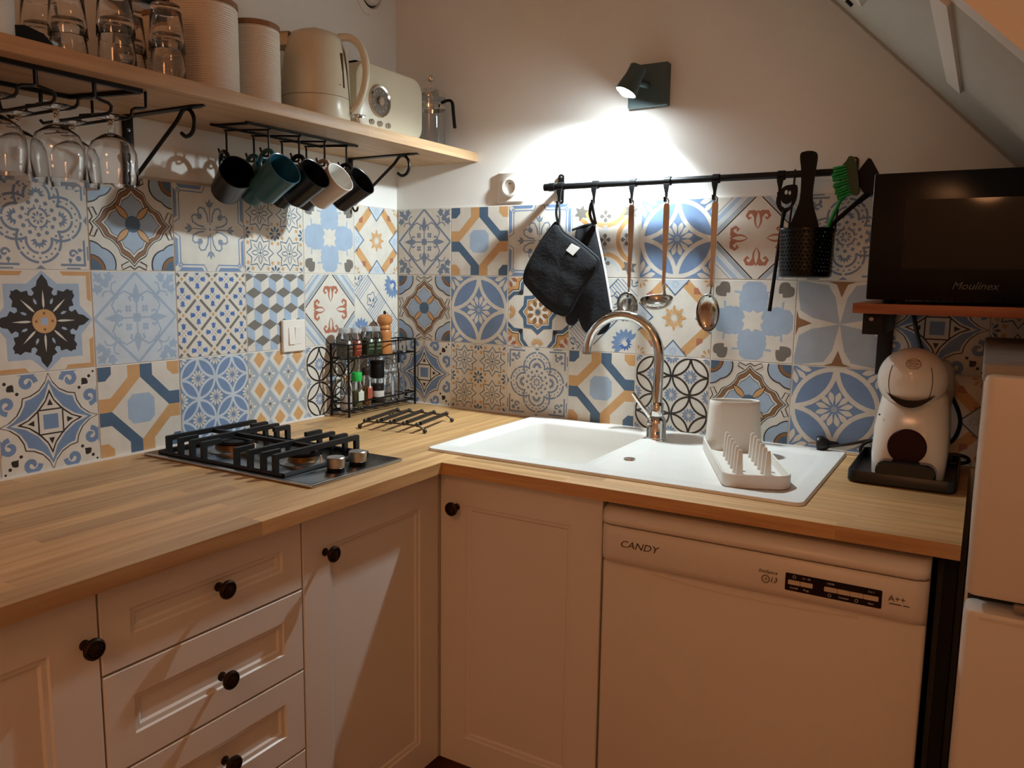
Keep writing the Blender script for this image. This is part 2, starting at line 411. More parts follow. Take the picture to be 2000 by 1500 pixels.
def t_star():
    t = Tile()
    for sx in (1,-1):
        for sy in (1,-1):
            t.z = 1
            t.stroke(spiral(sx*.42, sy*.82, .17, 90-90*sx+180, -1.1*sx*sy, 16), .1, 'mb')
            t.stroke(spiral(sx*.82, sy*.42, .17, -90*sy, 1.1*sx*sy, 16), .1, 'mb')
            t.poly([(sx*.7,sy*1),(sx*.2,sy*1),(sx*.35,sy*.93)], 'mb'); t.poly([(sx,sy*.7),(sx,sy*.2),(sx*.93,sy*.35)], 'mb')
            t.circ(sx*.62, sy*.62, .035, 'dk', 10); t.circ(sx*.84, sy*.84, .035, 'dk', 10); t.circ(sx*.93, sy*.93, .025, 'dk', 8)
            t.petal(sx*.65, sy*.65, math.degrees(math.atan2(sy,sx)), .02, .2, .17, 'dk', tip=1.6)
    q = [(0,1),(.07,.82),(.2,.66),(.38,.56),(.53,.53),(.56,.38),(.66,.2),(.82,.07),(1,0)]
    t.poly(quart(q), 'dk', True); t.poly(scl(quart(q), .965), 'cr', True)
    q2 = [(0,.86),(.08,.72),(.2,.59),(.36,.5),(.47,.47),(.5,.36),(.59,.2),(.72,.08),(.86,0)]
    t.poly(quart(q2), 'mb', True)
    t.poly(quart([(0,.78),(.1,.5),(.27,.27),(.5,.1),(.78,0)]), 'cr', True)
    t.poly(quart([(0,.66),(.09,.44),(.25,.25),(.44,.09),(.66,0)]), 'dk', True)
    t.poly(quart([(0,.58),(.07,.42),(.225,.225),(.42,.07),(.58,0)]), 'cr', True)
    t.poly([(-.26,-.26),(.26,-.26),(.26,.26),(-.26,.26)], 'dk', True); t.poly([(-.23,-.23),(.23,-.23),(.23,.23),(-.23,.23)], 'cr', True)
    t.layer(); t.r4([(-.06,.33),(.06,.33),(0,.46)], 'dk'); t.poly([(-.15,-.15),(.15,-.15),(.15,.15),(-.15,.15)], 'mb'); return t
def t_fleur():
    t = Tile(); t.layer(); c = 'gb'
    t.s8([(.12,.98),(.2,.84),(.78,.84),(.84,.78)], .03, 'mb'); t.p8([(.2,.99),(.26,.9),(.82,.9),(.9,.99)], 'mb')
    t.s8([(.84,.78),(.84,.78001),(.9,.88)], .03, 'mb')
    t.s4([(0,.1),(0,.62)], .025, c); t.r4([(-.05,.6),(.05,.6),(0,.72)], c)
    for k in range(4):
        for sg in (1,-1):
            t.stroke(rot([(sg*.05,.16),(sg*.08,.34),(sg*.16,.48),(sg*.27,.5),(sg*.33,.43),(sg*.3,.36)], 90*k), .04, c)
            t.petal(*rot([(0,.5)], 90*k)[0], 90*k+90-sg*35, .02, .2, .06, c)
        x, y = rot([(.27,.27)], 90*k)[0]; t.petal(x, y, 45+90*k, -.05, .14, .13, c); t.petal(x, y, 90*k+100, -.02, .1, .08, c); t.petal(x, y, 90*k-10, -.02, .1, .08, c)
    t.circ(0, 0, .03, c, 8); return t
def t_damask(c='lb', base='pb'):
    t = Tile(); t.poly([(-1,-1),(1,-1),(1,1),(-1,1)], base, True); t.layer()
    t.s4([(0,.98),(.98,0)], .06, c)
    t.s8([(.02,.34),(.1,.5),(.28,.58),(.42,.5),(.46,.42)], .04, c)
    for k in range(4):
        x, y = rot([(0,.42)], 90*k)[0]; b = 90+90*k
        t.petal(x, y, b, -.02, .34, .15, c); t.stroke([(0,0),(x,y)], .035, c)
        for sg in (1,-1): t.stroke(rot([(0,.42),(sg*.1,.5),(sg*.17,.44),(sg*.13,.36)], 90*k), .055, c)
        t.daisy(*rot([(.2,.2)], 90*k)[0], 0, .09, 4, .08, c, 45)
        for px, py, a in ((.85,.85,45),(.62,.88,100),(.88,.62,-10),(.75,.72,45)):
            x, y = rot([(px,py)], 90*k)[0]; t.petal(x, y, a+90*k, -.12, .16, .15, c); t.petal(x, y, a+90*k+70, -.02, .13, .1, c); t.petal(x, y, a+90*k-70, -.02, .13, .1, c)
        t.stroke(rot([(.5,.5),(.62,.58),(.74,.56),(.78,.46)], 90*k), .035, c); t.stroke(rot([(.5,.5),(.58,.62),(.56,.74),(.46,.78)], 90*k), .035, c)
    t.daisy(0, 0, 0, .12, 4, .1, c, 45); return t
def t_lattice():
    t = Tile(); t.layer(); p = .42
    for i in range(-3,4):
        for j in range(-3,4):
            if (i+j) % 2: continue
            x, y = i*p, j*p
            for dx, dy in ((1,1),(1,-1)):
                t.stroke([(x+dx*.06,y+dy*.06),(x+dx*(p-.06),y+dy*(p-.06))], .065, 'tp')
            t.circ(x, y, .04, 'og', 10)
    for i in range(-3,4):
        for j in range(-3,4):
            if (i+j) % 2 == 0: continue
            x, y = i*p, j*p; t.circ(x, y, .02, 'og', 6)
            for a in (0,90,180,270): t.petal(x, y, a, .08, .24, .1, 'bl', tip=.7); t.petal(x, y, a+45, .04, .12, .03, 'sl'); t.petal(x+.16*math.cos(RAD(a)), y+.16*math.sin(RAD(a)), a+50, 0, .09, .05, 'bl'); t.petal(x+.16*math.cos(RAD(a)), y+.16*math.sin(RAD(a)), a-50, 0, .09, .05, 'bl')
    return t
def t_cubes():
    t = Tile(); t.layer(); w, a, h = .5, .14, .27
    for r in range(-3,5):
        for i in range(-3,4):
            cx = i*w+(.25 if r % 2 else 0); y = 1-r*(a+h)+.05
            t.poly([(cx,y),(cx+w/2,y-a),(cx,y-2*a),(cx-w/2,y-a)], 'tp')
            t.poly([(cx-w/2,y-a),(cx,y-2*a),(cx,y-2*a-h),(cx-w/2,y-a-h)], 'lb')
    return t
def t_redscroll():
    t = Tile(); t.layer()
    for d, wd, c in ((1.06,.03,'dk'),(1.17,.1,'sl'),(1.32,.05,'pb'),(1.46,.1,'lb'),(1.62,.03,'sl')):
        for k in range(4): t.stroke(rot([(0,d),(d,0)], 90*k), wd, c)
    for k in range(4):
        x, y = rot([(0,.22)], 90*k)[0]
        t.petal(x, y, 90+90*k, 0, .46, .2, 'rd', tip=.9)
        for sg in (1,-1): t.stroke(rot([(0,.56),(sg*.1,.62),(sg*.22,.62),(sg*.27,.53),(sg*.22,.46),(sg*.17,.5)], 90*k), [.1,.1,.09,.08,.06,.05], 'rd'); t.stroke(rot([(0,.4),(sg*.08,.52),(sg*.14,.62)], 90*k), .07, 'rd')
    t.layer()
    for k in range(4): t.petal(*rot([(0,.24)], 90*k)[0], 90+90*k, 0, .38, .1, 'cr', tip=.9)
    return t
def t_hatch():
    t = Tile(); t.layer(); d = .707
    for sg in (1,-1): t.stroke([(-1+.28*sg,1+.28*sg),(1+.28*sg,-1+.28*sg)], .03, 'nv')
    for k in range(-22,23):
        s = k*.058; 
        if abs((k % 11)-5) <= 2: continue
        t.stroke([(s-.27,-s-.27),(s+.27,-s+.27)], .022, 'mb')
    for s in (-.9,-.25,.4,.98):
        P = [(s+.2*math.cos(RAD(a))*(1+.2*math.cos(RAD(5*a))), -s+.2*math.sin(RAD(a))*(1+.2*math.cos(RAD(5*a)))) for a in range(0,360,15)]
        t.stroke(P, .025, 'nv', True); t.petal(s+.08, -s, 60, -.08, .1, .06, 'nv'); t.petal(s-.08, -s, 120, -.08, .1, .06, 'nv')
    for x, y in ((.75,.68),(-.75,-.68)):
        b = math.degrees(math.atan2(y, x))
        for k in range(-4,5): t.petal(x, y, b+180+k*22, .08, .42, .12, 'mb', tip=1.4)
        for k in range(8): t.petal(x, y, b+k*30-105, .06, .2, .07, 'bl')
    return t
def t_leafstar():
    t = Tile(); t.layer()
    for sx in (1,-1):
        for sy in (1,-1): t.poly([(sx*.35,sy*1),(sx*1,sy*1),(sx*1,sy*.35),(sx*.9,sy*.42),(sx*.9,sy*.9),(sx*.42,sy*.9)], 'og')
    P = []
    for k in range(4): P += rot([(0,1),(.3,.74),(.74,.74),(.74,.3)], -90*k)
    t.poly(scl(P, 1.0), 'lb', True); t.layer()
    for k in range(8):
        R = .93 if k % 2 == 0 else .86
        L = [(.0,.1),(.16,.3),(.14,.42),(.24,.46),(.17,.56),(.22,.64),(.12,.7),(.1,.8),(.03,R-.04),(0,R)]
        L = L+[(-x,y) for x,y in L[-2::-1]]; t.poly(rot(L, 45*k), 'dk')
    t.layer()
    for k in range(8): t.petal(0, 0, 45*k+90, .25, .62, .045, 'cr', tip=.6); 
    for k in range(8): t.petal(0, 0, 45*k+67.5, .36, .5, .05, 'lb')
    t.layer(); t.circ(0, 0, .24, 'og'); t.layer(); t.poly([(-.07,-.07),(.07,-.07),(.07,.07),(-.07,.07)], 'lb')
    for k in range(4): t.circ(*rot([(.16,0)], 90*k)[0], .03, 'br', 8)
    return t
def t_orangestar():
    t = Tile(); t.layer()
    for k in range(4):
        t.poly(rot([(.12,1),(.38,.74),(.5,.86),(.36,1)], 90*k), 'og') if False else None
        t.stroke(rot([(.22,.95),(.95,.22)], 90*k), .24, 'og')
        t.stroke(rot([(.1,.3),(.3,.1)], 90*k), .02, 'pb')
    t.layer()
    for k in range(4):
        t.poly(rot([(.5,.62),(.7,.62),(.6,.78),(.5,.78)], 90*k), 'rd'); t.poly(rot([(.85,.2),(1,.2),(1,.34),(.85,.34)], 90*k), 'rd'); t.poly(rot([(.2,.85),(.34,.85),(.34,1),(.2,1)], 90*k), 'rd')
    for k in range(4): t.poly(rot([(-.42,1.02),(.42,1.02),(0,.56)], 90*k), 'nv')
    t.layer()
    for k in range(4): t.poly(rot([(-.38,1.02),(.38,1.02),(0,.61)], 90*k), 'pb')
    t.layer(); t.daisy(0, 0, .06, .34, 8, .09, 'og'); t.daisy(0, 0, .06, .25, 8, .06, 'og', 22.5)
    for k in range(4): t.daisy(*rot([(.95,.95)], 90*k)[0], .05, .2, 8, .06, 'og'); t.daisy(*rot([(0,.86)], 90*k)[0], .02, .12, 8, .03, 'lb')
    return t
def t_clover():
    t = Tile(); t.layer()
    L = [(0,.16),(.16,.2),(.3,.26),(.36,.4),(.33,.5),(.42,.6),(.5,.74),(.3,.72),(.29,.86),(.16,.96)]
    L = L+[(-x,y) for x,y in L[-1:0:-1]]
    t.r4(L, 'lb')
    for k in range(4):
        t.poly(rot(smooth([(.6,.66),(.62,.92),(.8,.95),(.86,.84),(.8,.72)], 3), 90*k), 'tp'); t.poly(rot(smooth([(.66,.6),(.92,.62),(.95,.8),(.84,.86),(.72,.8)], 3), 90*k), 'tp')
    t.layer()
    for k in range(4): t.poly(rot([(.33,.33),(.5,.37),(.68,.34),(.68,.68),(.34,.68),(.37,.5)], 90*k), 'cr')
    t.layer(); P = []
    for k in range(8): P += rot([(0,.36 if k % 2 else .27),(.09,.19)], -45*k)
    t.poly(P, 'cr'); return t
def t_flowers():
    t = Tile(); t.layer()
    for x in (-.5,.5):
        for y in (-.5,.5):
            P = []
            for k in range(8): P += [(x+.44*math.cos(RAD(45*k+90)), y+.44*math.sin(RAD(45*k+90))), (x+.3*math.cos(RAD(45*k+112.5)), y+.3*math.sin(RAD(45*k+112.5)))]
            t.stroke(P, .035, 'nv', True)
            for k in range(4):
                q = [(x+r*math.cos(RAD(90*k))-s*math.sin(RAD(90*k)), y+r*math.sin(RAD(90*k))+s*math.cos(RAD(90*k))) for r, s in ((.05,0),(.14,.06),(.22,.04),(.28,0),(.22,-.04),(.14,-.06))]
                t.stroke(q, .025, 'nv', True); t.stroke([(x+.08*math.cos(RAD(90*k+45)), y+.08*math.sin(RAD(90*k+45))), (x+.3*math.cos(RAD(90*k+45)), y+.3*math.sin(RAD(90*k+45)))], .02, 'nv')
            t.circ(x, y, .035, 'nv', 8)
    for x, y in ((0,0),(1,1),(-1,1),(1,-1),(-1,-1),(0,1),(0,-1),(1,0),(-1,0)):
        t.daisy(x, y, .03, .2, 8, .07, 'nv')
        for k in range(8): t.poly([(x+.27*math.cos(RAD(45*k+22.5))+.06*math.cos(RAD(a+22)), y+.27*math.sin(RAD(45*k+22.5))+.06*math.sin(RAD(a+22))) for a in (0,90,180,270)], 'og')
    return t
def t_diamonds():
    t = Tile(); t.poly([(-1,-1),(1,-1),(1,1),(-1,1)], 'sl', True)
    for i in range(-2,3):
        for j in range(-2,3):
            x, y = i*.66+.02, j*.8+(.0); w, h = .33, .4
            t.z = 2; t.poly([(x-w,y),(x,y-h),(x+w,y),(x,y+h)], 'pb'); t.z = 3; t.poly([(x-w*.86,y),(x,y-h*.86),(x+w*.86,y),(x,y+h*.86)], 'cr'); t.z = 4; t.poly([(x-w*.56,y),(x,y-h*.56),(x+w*.56,y),(x,y+h*.56)], 'og')
            x2, y2 = x+.33, y+.4; t.z = 4; t.daisy(x2, y2, .04, .2, 4, .07, 'cr'); t.daisy(x2, y2, .04, .15, 4, .03, 'cr', 45); t.z = 5; t.circ(x2, y2, .045, 'tp', 8)
    return t
def t_crosses():
    t = Tile(); t.layer()
    for k in range(4):
        t.arc(*rot([(1,0)], 90*k)[0], .62, 90*k+110, 90*k+250, .12, 'og'); t.arc(*rot([(1,0)], 90*k)[0], .46, 90*k+110, 90*k+250, .06, 'pb')
    t.layer()
    for x, y in ((0,0),(0,.62),(0,-.62),(.62,0),(-.62,0)):
        for a in (0,90,180,270): t.petal(x, y, a, 0, .17, .12, 'tp', tip=1.7)
    for x, y in ((.72,.72),(-.72,.72),(.72,-.72),(-.72,-.72)):
        for a in (20,75,140,200,260,320): t.petal(x, y, a, 0, .22, .13, 'tp')
    t.daisy(0, .3, .02, .1, 6, .05, 'pb'); t.daisy(0, -.3, .02, .1, 6, .05, 'pb'); return t
def octo(R, r, x=0, y=0, a0=0): 
    P = []
    for k in range(8): P += [(x+R*math.cos(RAD(45*k+a0)), y+R*math.sin(RAD(45*k+a0))), (x+r*math.cos(RAD(45*k+22.5+a0)), y+r*math.sin(RAD(45*k+22.5+a0)))]
    return P
def t_octagram():
    t = Tile(); t.z = 1
    for x, y in ((1,1),(-1,1),(1,-1),(-1,-1)):
        for R, c, z in ((.72,'nv',1),(.58,'cr',2),(.53,'dk',3),(.5,'og',4),(.36,'cr',5)): t.z = z; t.poly(octo(R, R*.8, x, y), c)
        t.z = 6; t.daisy(x, y, .1, .33, 8, .12, 'rd', 22.5)
    for R, c in ((.64,'nv'),(.5,'cr'),(.46,'dk'),(.44,'og'),(.34,'cr')): t.poly(octo(R, R*.8), c, True)
    t.layer(); t.daisy(0, 0, .14, .36, 8, .14, 'br', 22.5, 1.2); t.circ(0, 0, .12, 'og'); t.layer(); t.circ(0, 0, .08, 'nv')
    for k in range(4):
        x, y = rot([(0,.92)], 90*k)[0]
        for j in range(-3,4): t.petal(x, y, 90*k+270+j*26, .05, .22, .06, 'og')
        x, y = rot([(.52,.52)], 90*k)[0]
        for a in (-35,0,35): t.petal(x, y, 45+90*k+a, -.02, .15, .06, 'dk')
    return t
def t_bigstar():
    t = Tile(); t.poly([(-1,-1),(1,-1),(1,1),(-1,1)], 'sl', True)
    t.layer(); t.r4([(0,0),(.13,.62),(.3,.9),(.9,1),(-.9,1),(-.3,.9),(-.13,.62)], 'cr'); 
    t.layer(); t.r4([(0,0),(.02,.1),(.06,.5),(-.06,.5),(-.02,.1)], 'cr'); t.r4([(0,.62),(.12,.92),(.35,1),(-.35,1),(-.12,.92)], 'br'); return t
PATTERNS = dict(bands=t_bands, circle=t_circle, circles=t_circles, rings=t_blackrings, quatre=t_quatre, lace=t_lace, star=t_star, fleur=t_fleur,
    damask=t_damask, damask_grey=lambda: t_damask('gb', 'cr'), lattice=t_lattice, cubes=t_cubes, redscroll=t_redscroll, hatch=t_hatch, leafstar=t_leafstar,
    orangestar=t_orangestar, clover=t_clover, flowers=t_flowers, diamonds=t_diamonds, crosses=t_crosses, octagram=t_octagram, bigstar=t_bigstar)
TH = .1003
tile_mesh = {}
def tile(pattern, parent, loc, rz):
    if pattern not in tile_mesh:
        t = PATTERNS[pattern](); m = MB(); h = TH; ks = ['cr']+[k for k in TORDER if k != 'cr']
        m.loft([[(-h,.008,-h),(h,.008,-h),(h,.008,h),(-h,.008,h)], [(-h,.001,-h),(h,.001,-h),(h,.001,h),(-h,.001,h)], [(-h+.001,0,-h+.001),(h-.001,0,-h+.001),(h-.001,0,h-.001),(-h+.001,0,h-.001)]])
        for k_, (pts, c, z) in enumerate(t.p):
            ar = sum(pts[i-1][0]*pts[i][1]-pts[i][0]*pts[i-1][1] for i in range(len(pts)))
            if ar < 0: pts = pts[::-1]
            if abs(ar) < 1e-6: continue
            m.add([(x*h, -(6e-5*z+(k_%32)*1.6e-6), y*h) for x, y in pts], [list(range(len(pts)))], ks.index(c))
        o = m.obj('tile', [tile_mat(k) for k in ks], parent, smooth=0, flipfix=False); tile_mesh[pattern] = o.data
    else:
        o = bpy.data.objects.new('tile', tile_mesh[pattern]); C.objects.link(o); o.parent = parent
    o.location = loc; o.rotation_euler = rz if isinstance(rz, tuple) else (0,0,rz); return o
PT = .202
left_rows = [['orangestar','clover','flowers','fleur','quatre','lace','bands'], ['hatch','redscroll','cubes','lattice','damask','leafstar','circle'], ['lace','rings','diamonds','circles','bands','star','flowers']]
right_rows = [['damask_grey','bands','fleur','crosses','circle','redscroll','lace','bands'], ['quatre','circle','octagram','hatch_r','orangestar','clover','bigstar','star','flowers'], ['star','flowers','lace','bands','rings','quatre','circle','orangestar','lattice']]
for r in range(3):
    for c, p in enumerate(left_rows[r]): tile(p, wall_left, (0, -(.2015+c*PT-.101), 1.405-r*PT), PI/2)
    for c, p in enumerate(right_rows[r]):
        q = p.replace('_r', '') if p == 'hatch_r' else p
        tile(q, wall_back, (.2054+c*PT-.101, 0, 1.405-r*PT), (0, -PI/2, 0) if p == 'hatch_r' else 0)
grout = mat('grout', '#d8d4cc', .9)
MB().box(-.008, -.0015, -.2015-6*PT-.001, 0, .9, 1.5065).obj('grout', grout, wall_left)
MB().box(-.0015, .2054+8*PT, .0015, .008, .9, 1.5065).obj('grout', grout, wall_back)
# ================================================================ worktop of glued staves
wt_y = wood('worktop_beech_y', '#cba26e', '#aa7d4d', 1, .42, .19); wt_x = wood('worktop_beech_x', '#cba26e', '#aa7d4d', 0, .42, .19)
worktop = thing('worktop', 'L-shaped butcher block worktop of light beech staves running round the corner', 'worktop')
HX0, HX1, HY0, HY1 = .552, .897, -.497, -.072       # cut-out for the sink bowl
def plank(x0, x1, y0, y1, m):
    rs = [(x0, x1, y0, y1)]
    if x0 < HX1 and x1 > HX0 and y0 < HY1 and y1 > HY0:
        rs = []
        a0, a1, b0, b1 = max(x0,HX0), min(x1,HX1), max(y0,HY0), min(y1,HY1)
        for q in ((x0,a0,y0,y1),(a1,x1,y0,y1),(a0,a1,y0,b0),(a0,a1,b1,y1)):
            if q[1]-q[0] > .002 and q[3]-q[2] > .002: rs.append(q)
    for q in rs: MB().box(*q, .875, .9).obj('plank', m, worktop, smooth=0)
rnd = random.Random(3)
n = 13; xs = [.615*i/n for i in range(n+1)]
for i in range(n):
    y = -1.86; first = True
    while y < -.001:
        y1 = y+(rnd.uniform(.12,.4) if first else rnd.uniform(.3,.62)); first = False
        if y1 > -.12: y1 = 0
        plank(xs[i], xs[i+1], y, y1, wt_y); y = y1
for i in range(n):
    x = .615; first = True; y0, y1 = -.617+.617*i/n, -.617+.617*(i+1)/n
    while x < 1.604:
        x1 = x+(rnd.uniform(.15,.4) if first else rnd.uniform(.3,.6)); first = False
        if x1 > 1.5: x1 = 1.605
        plank(x, x1, y0, y1, wt_x); x = x1
seal = mat('sealant', '#e2ded6', .6)
MB().box(0.0, .006, -1.86, 0, .9, .904).obj('sealant_bead', seal, worktop); MB().box(0.006, 1.605, -.006, 0, .9, .904).obj('sealant_bead', seal, worktop)

# ================================================================ base cabinets
bronze = mat('aged_bronze', '#3a2c22', .38, .85, noise=.3, scale=90)
bronze_hi = mat('bronze_edge', '#6e5844', .35, .9)
knob_proto = None
def knob(p, parent, d):
    """d: 'x' faces +x, 'y' faces -y"""
    global knob_proto
    if knob_proto is None:
        m = MB(); m.lathe([(.0075,0),(.0075,.002),(.0045,.004),(.0045,.014),(.008,.017),(.0135,.019),(.0155,.022),(.0150,.0255),(.0125,.0275),(.0118,.0255),(.006,.0272),(.0001,.0285)], 28, cap0=True)
        for k in range(10):
            a = 2*PI*k/10; m.sphere((.0088*math.cos(a), .0088*math.sin(a), .0268), .0019, 6, 4)
        knob_proto = m.obj('knob', bronze, parent); o = knob_proto
    else: o = child_copy(knob_proto, parent)
    o.parent = parent; o.location = p; o.rotation_euler = (0, PI/2, 0) if d == 'x' else (PI/2, 0, 0); return o
def panel_front(name, a0, a1, z0, z1, parent, fr=.068, dirn='x', front=.59, th=.018):
    """shaker front with a stepped, recessed panel; a = y for dirn x, x for dirn y"""
    g = .0015; a0 += g; a1 -= g; z0 += g; z1 -= g; m = MB()
    def ring(i, d): return [(a0+i, z0+i, d), (a1-i, z0+i, d), (a1-i, z1-i, d), (a0+i, z1-i, d)]
    L = [ring(0, -th), ring(0, -.0015), ring(.0015, 0), ring(fr, 0), ring(fr+.002, -.0035), ring(fr+.009, -.0042), ring(fr+.0125, -.0075), ring(fr+.014, -.0075)]
    conv = (lambda p: (front+p[2], p[0], p[1])) if dirn == 'x' else (lambda p: (p[0], -front-p[2], p[1]))
    m.loft([[conv(p) for p in l] for l in L]); return m.obj(name, white_enamel, parent, smooth=20)
def carcass(parent, y0, y1, x0=.03, x1=.57):
    MB().box(x0, x1, y0+.0015, y1-.0015, .185, .874).obj('carcass', white_enamel, parent, smooth=0)
ca = thing('base_cabinet', 'white cabinet with panelled door at the left edge, left of the drawers', 'cabinet', group=None)
carcass(ca, -1.79, -1.389); d = panel_front('door', -1.79, -1.389, .187, .873, ca); knob((.59, -1.411, .799), d, 'x')
cd = thing('drawer_cabinet', 'white drawer cabinet with four panelled drawers under the hob', 'cabinet')
carcass(cd, -1.389, -1.008)
for z0, z1, kz in ((.741,.873,.807),(.588,.741,.655),(.432,.588,.508),(.187,.432,.31)):
    d = panel_front('drawer', -1.389, -1.008, z0, z1, cd, .045); knob((.59, -1.19, kz), d, 'x')
cb = thing('base_cabinet', 'white corner cabinet with tall panelled door between drawers and sink cabinet', 'cabinet')
carcass(cb, -1.008, -.6, .03, .57); d = panel_front('door', -1.008, -.5915, .187, .873, cb); knob((.59, -.951, .793), d, 'x')
cs = thing('base_cabinet', 'white panelled cabinet under the sink, left of the dishwasher', 'cabinet')
m = MB()   # open box so that the sink bowl hangs inside
for q in ((.597,.613,-.57,-.03),(.972,.988,-.57,-.03),(.613,.972,-.046,-.03)): m.box(q[0],q[1],q[2],q[3],.185,.66)
m.box(.597,.988,-.57,-.03,.185,.2); m.obj('carcass', white_enamel, cs, smooth=0)
MB().box(.571,.5895,-.5895,-.571,.187,.873).obj('filler_strip', white_enamel, cs)
d = panel_front('door', .5915, .989, .187, .873, cs, .068, 'y'); knob((.638, -.59, .798), d, 'y')
pl = mat('plinth', '#6b4630', .6)
bb = MB().box(.48, .5, -1.79, -.5, 0, .185); bb.box(.5, 1.6, -.52, -.5, 0, .185); struct(bb.obj('baseboard_cabinets', pl, smooth=0))
struct(MB().box(.58, 1.578, -.575, -.57, .185, .19).obj('trim_4', pl))
ep = MB().rbox(1.583, 1.603, -.56, -.02, 0, .875, .002, 2, .001).obj('end_panel', mat('black_textured', '#0e0c0c', .8, bump=.9, bscale=260)); tag(ep, 'black textured end panel between the dishwasher and the fridge', 'panel')

# ================================================================ dishwasher
dw_w = mat('dishwasher_enamel', '#dfd8cc', .3); dw = thing('dishwasher', 'white dishwasher with curved control strip under the right worktop', 'dishwasher', (.995, 0, 0))
W = .571
MB().box(.004, W-.004, -.56, -.03, .02, .85).obj('tub', mat('tub_grey', '#4a4540', .6), dw)
m = MB(); m.rbox(0, W, -.6, -.56, .12, .752, .006, 3, .004); m.obj('door_panel', dw_w, dw)
# control strip: bulging section lofted across, ends rounded
def strip(name, sec, x0, x1, mt, r=.012):
    m = MB(); L = []
    for x, f in ((x0, .7), (x0+r*.3, .88), (x0+r, 1), (x1-r, 1), (x1-r*.3, .88), (x1, .7)):
        L.append([(x, -.565-(-y-.565)*f, z) for y, z in sec])
    m.loft(L); return m.obj(name, mt, dw, smooth=50)
strip('control_strip', [(-.565,.752),(-.603,.752),(-.613,.757),(-.6175,.77),(-.6185,.80),(-.617,.822),(-.612,.828),(-.565,.828)], 0, W, dw_w, .02)
strip('top_lid', [(-.565,.832),(-.618,.832),(-.622,.836),(-.621,.845),(-.612,.856),(-.595,.862),(-.565,.863)], 0, W, dw_w, .02)
MB().box(.004, W-.004, -.6, -.56, .826, .834).obj('shadow_gap', mat('gap_black', '#0c0908', .8), dw)
m = MB()
for x in (.15, .3, .42): pass
q = smooth([(.1,.742),(.2,.736),(.3,.735),(.4,.738),(.47,.742)], 5, False)
MB().tube([(x, -.6005, z) for x, z in q], .0015, 6).obj('handle_recess', dw_w, dw)
pm = MB().rbox(.352, .505, -.6188, -.6166, .774, .804, .002, 2)
# control panel plate standing upright on the strip face
m = MB(); o = rrect(.352, .505, .773, .804, .002, 3); m.loft([[(x, -.616, z) for x, z in o], [(x, -.6192, z) for x, z in o]]); cp = m.obj('control_panel', black_gloss, dw)
btn = mat('button_cream', '#cbbba6', .35)
for x0, x1 in ((.357,.377),(.3775,.3975),(.416,.436),(.4365,.4565),(.457,.477),(.4775,.5)):
    m = MB(); o = rrect(x0, x1, .7845, .7925, .001, 2); m.loft([[(x, -.619, z) for x, z in o], [(x, -.6205, z) for x, z in o]]); m.obj('button', btn, cp)
YT = -.6196
text('lettering', 'CANDY', .019, face_back((.081, YT+.0008, .797)), print_dark, dw, shear=.25, sx=1.15)
text('lettering', 'EvoSpace', .0085, face_back((.322, YT+.0005, .7985)), print_dark, dw, shear=.3)
text('lettering', '13', .0135, face_back((.332, YT+.0005, .785)), print_dark, dw, shear=.2)
MB().tube([(.319+.0062*math.cos(2*PI*k/20), YT+.0005, .785+.0068*math.sin(2*PI*k/20)) for k in range(20)], .0007, 5, True).obj('emblem', print_dark, dw)
text('emblem', 'h', .009, face_back((.319, YT+.0005, .785)), print_dark, dw, shear=.3)
text('lettering', 'A++', .014, face_back((.527, YT+.0008, .794)), print_dark, dw)
for x0_, x1_ in ((.516,.534),(.5365,.546)): MB().box(x0_, x1_, YT+.0004, YT+.001, .7848, .7862).obj('print_line', print_dark, dw)
for x, s in ((.367,'On/Off'),(.387,'Prog'),(.447,'Connect'),(.489,'Start')): text('lettering', s, .0046, face_back((x, YT, .7785)), print_light, dw)
for x, s in ((.387,'P1 - P5'),(.425,'- 3/6/9h'),(.489,'3 in 1')): text('lettering', s, .0044, face_back((x, YT, .7985)), print_light, dw)
for x, z in ((.367,.7985),(.425,.7785),(.467,.7785)): MB().tube([(x+.0025*math.cos(2*PI*k/12), YT, z+.0025*math.sin(2*PI*k/12)) for k in range(12)], .0004, 4, True).obj('symbol', print_light, dw)

# ================================================================ fridge
fr_w = mat('fridge_enamel', '#dcd5ca', .33, bump=.04, bscale=300); fr = thing('fridge', 'white two-door fridge at the right edge beside the worktop', 'fridge', (1.615, 0, 0))
MB().rbox(0, .55, -.655, -.06, .04, 1.165, .008, 3, .003).obj('body', fr_w, fr)
MB().rbox(0, .55, -.72, -.66, .858, 1.178, .014, 5, .008).obj('door', fr_w, fr)
MB().rbox(0, .55, -.72, -.66, .05, .838, .014, 5, .008).obj('door', fr_w, fr)
MB().box(.004, .546, -.66, -.655, .05, 1.165).obj('gasket', mat('gasket_grey', '#3a3531', .8), fr)
m = MB(); m.prism([(.06,-.725),(.5,-.725),(.5,-.715),(.06,-.715)], .848, .858, .002); m.obj('handle', mat('handle_shadow', '#8a7c6e', .5), fr)
MB().rbox(-.004, .554, -.70, -.055, 1.166, 1.192, .01, 4, .004).obj('top_cover', mat('fridge_top', '#8f8a83', .6, noise=.1, scale=15), fr)
MB().tube([(0.02,-.7205,.8285),(.53,-.7205,.8285)], .0016, 6).obj('trim_line', fr_w, fr)

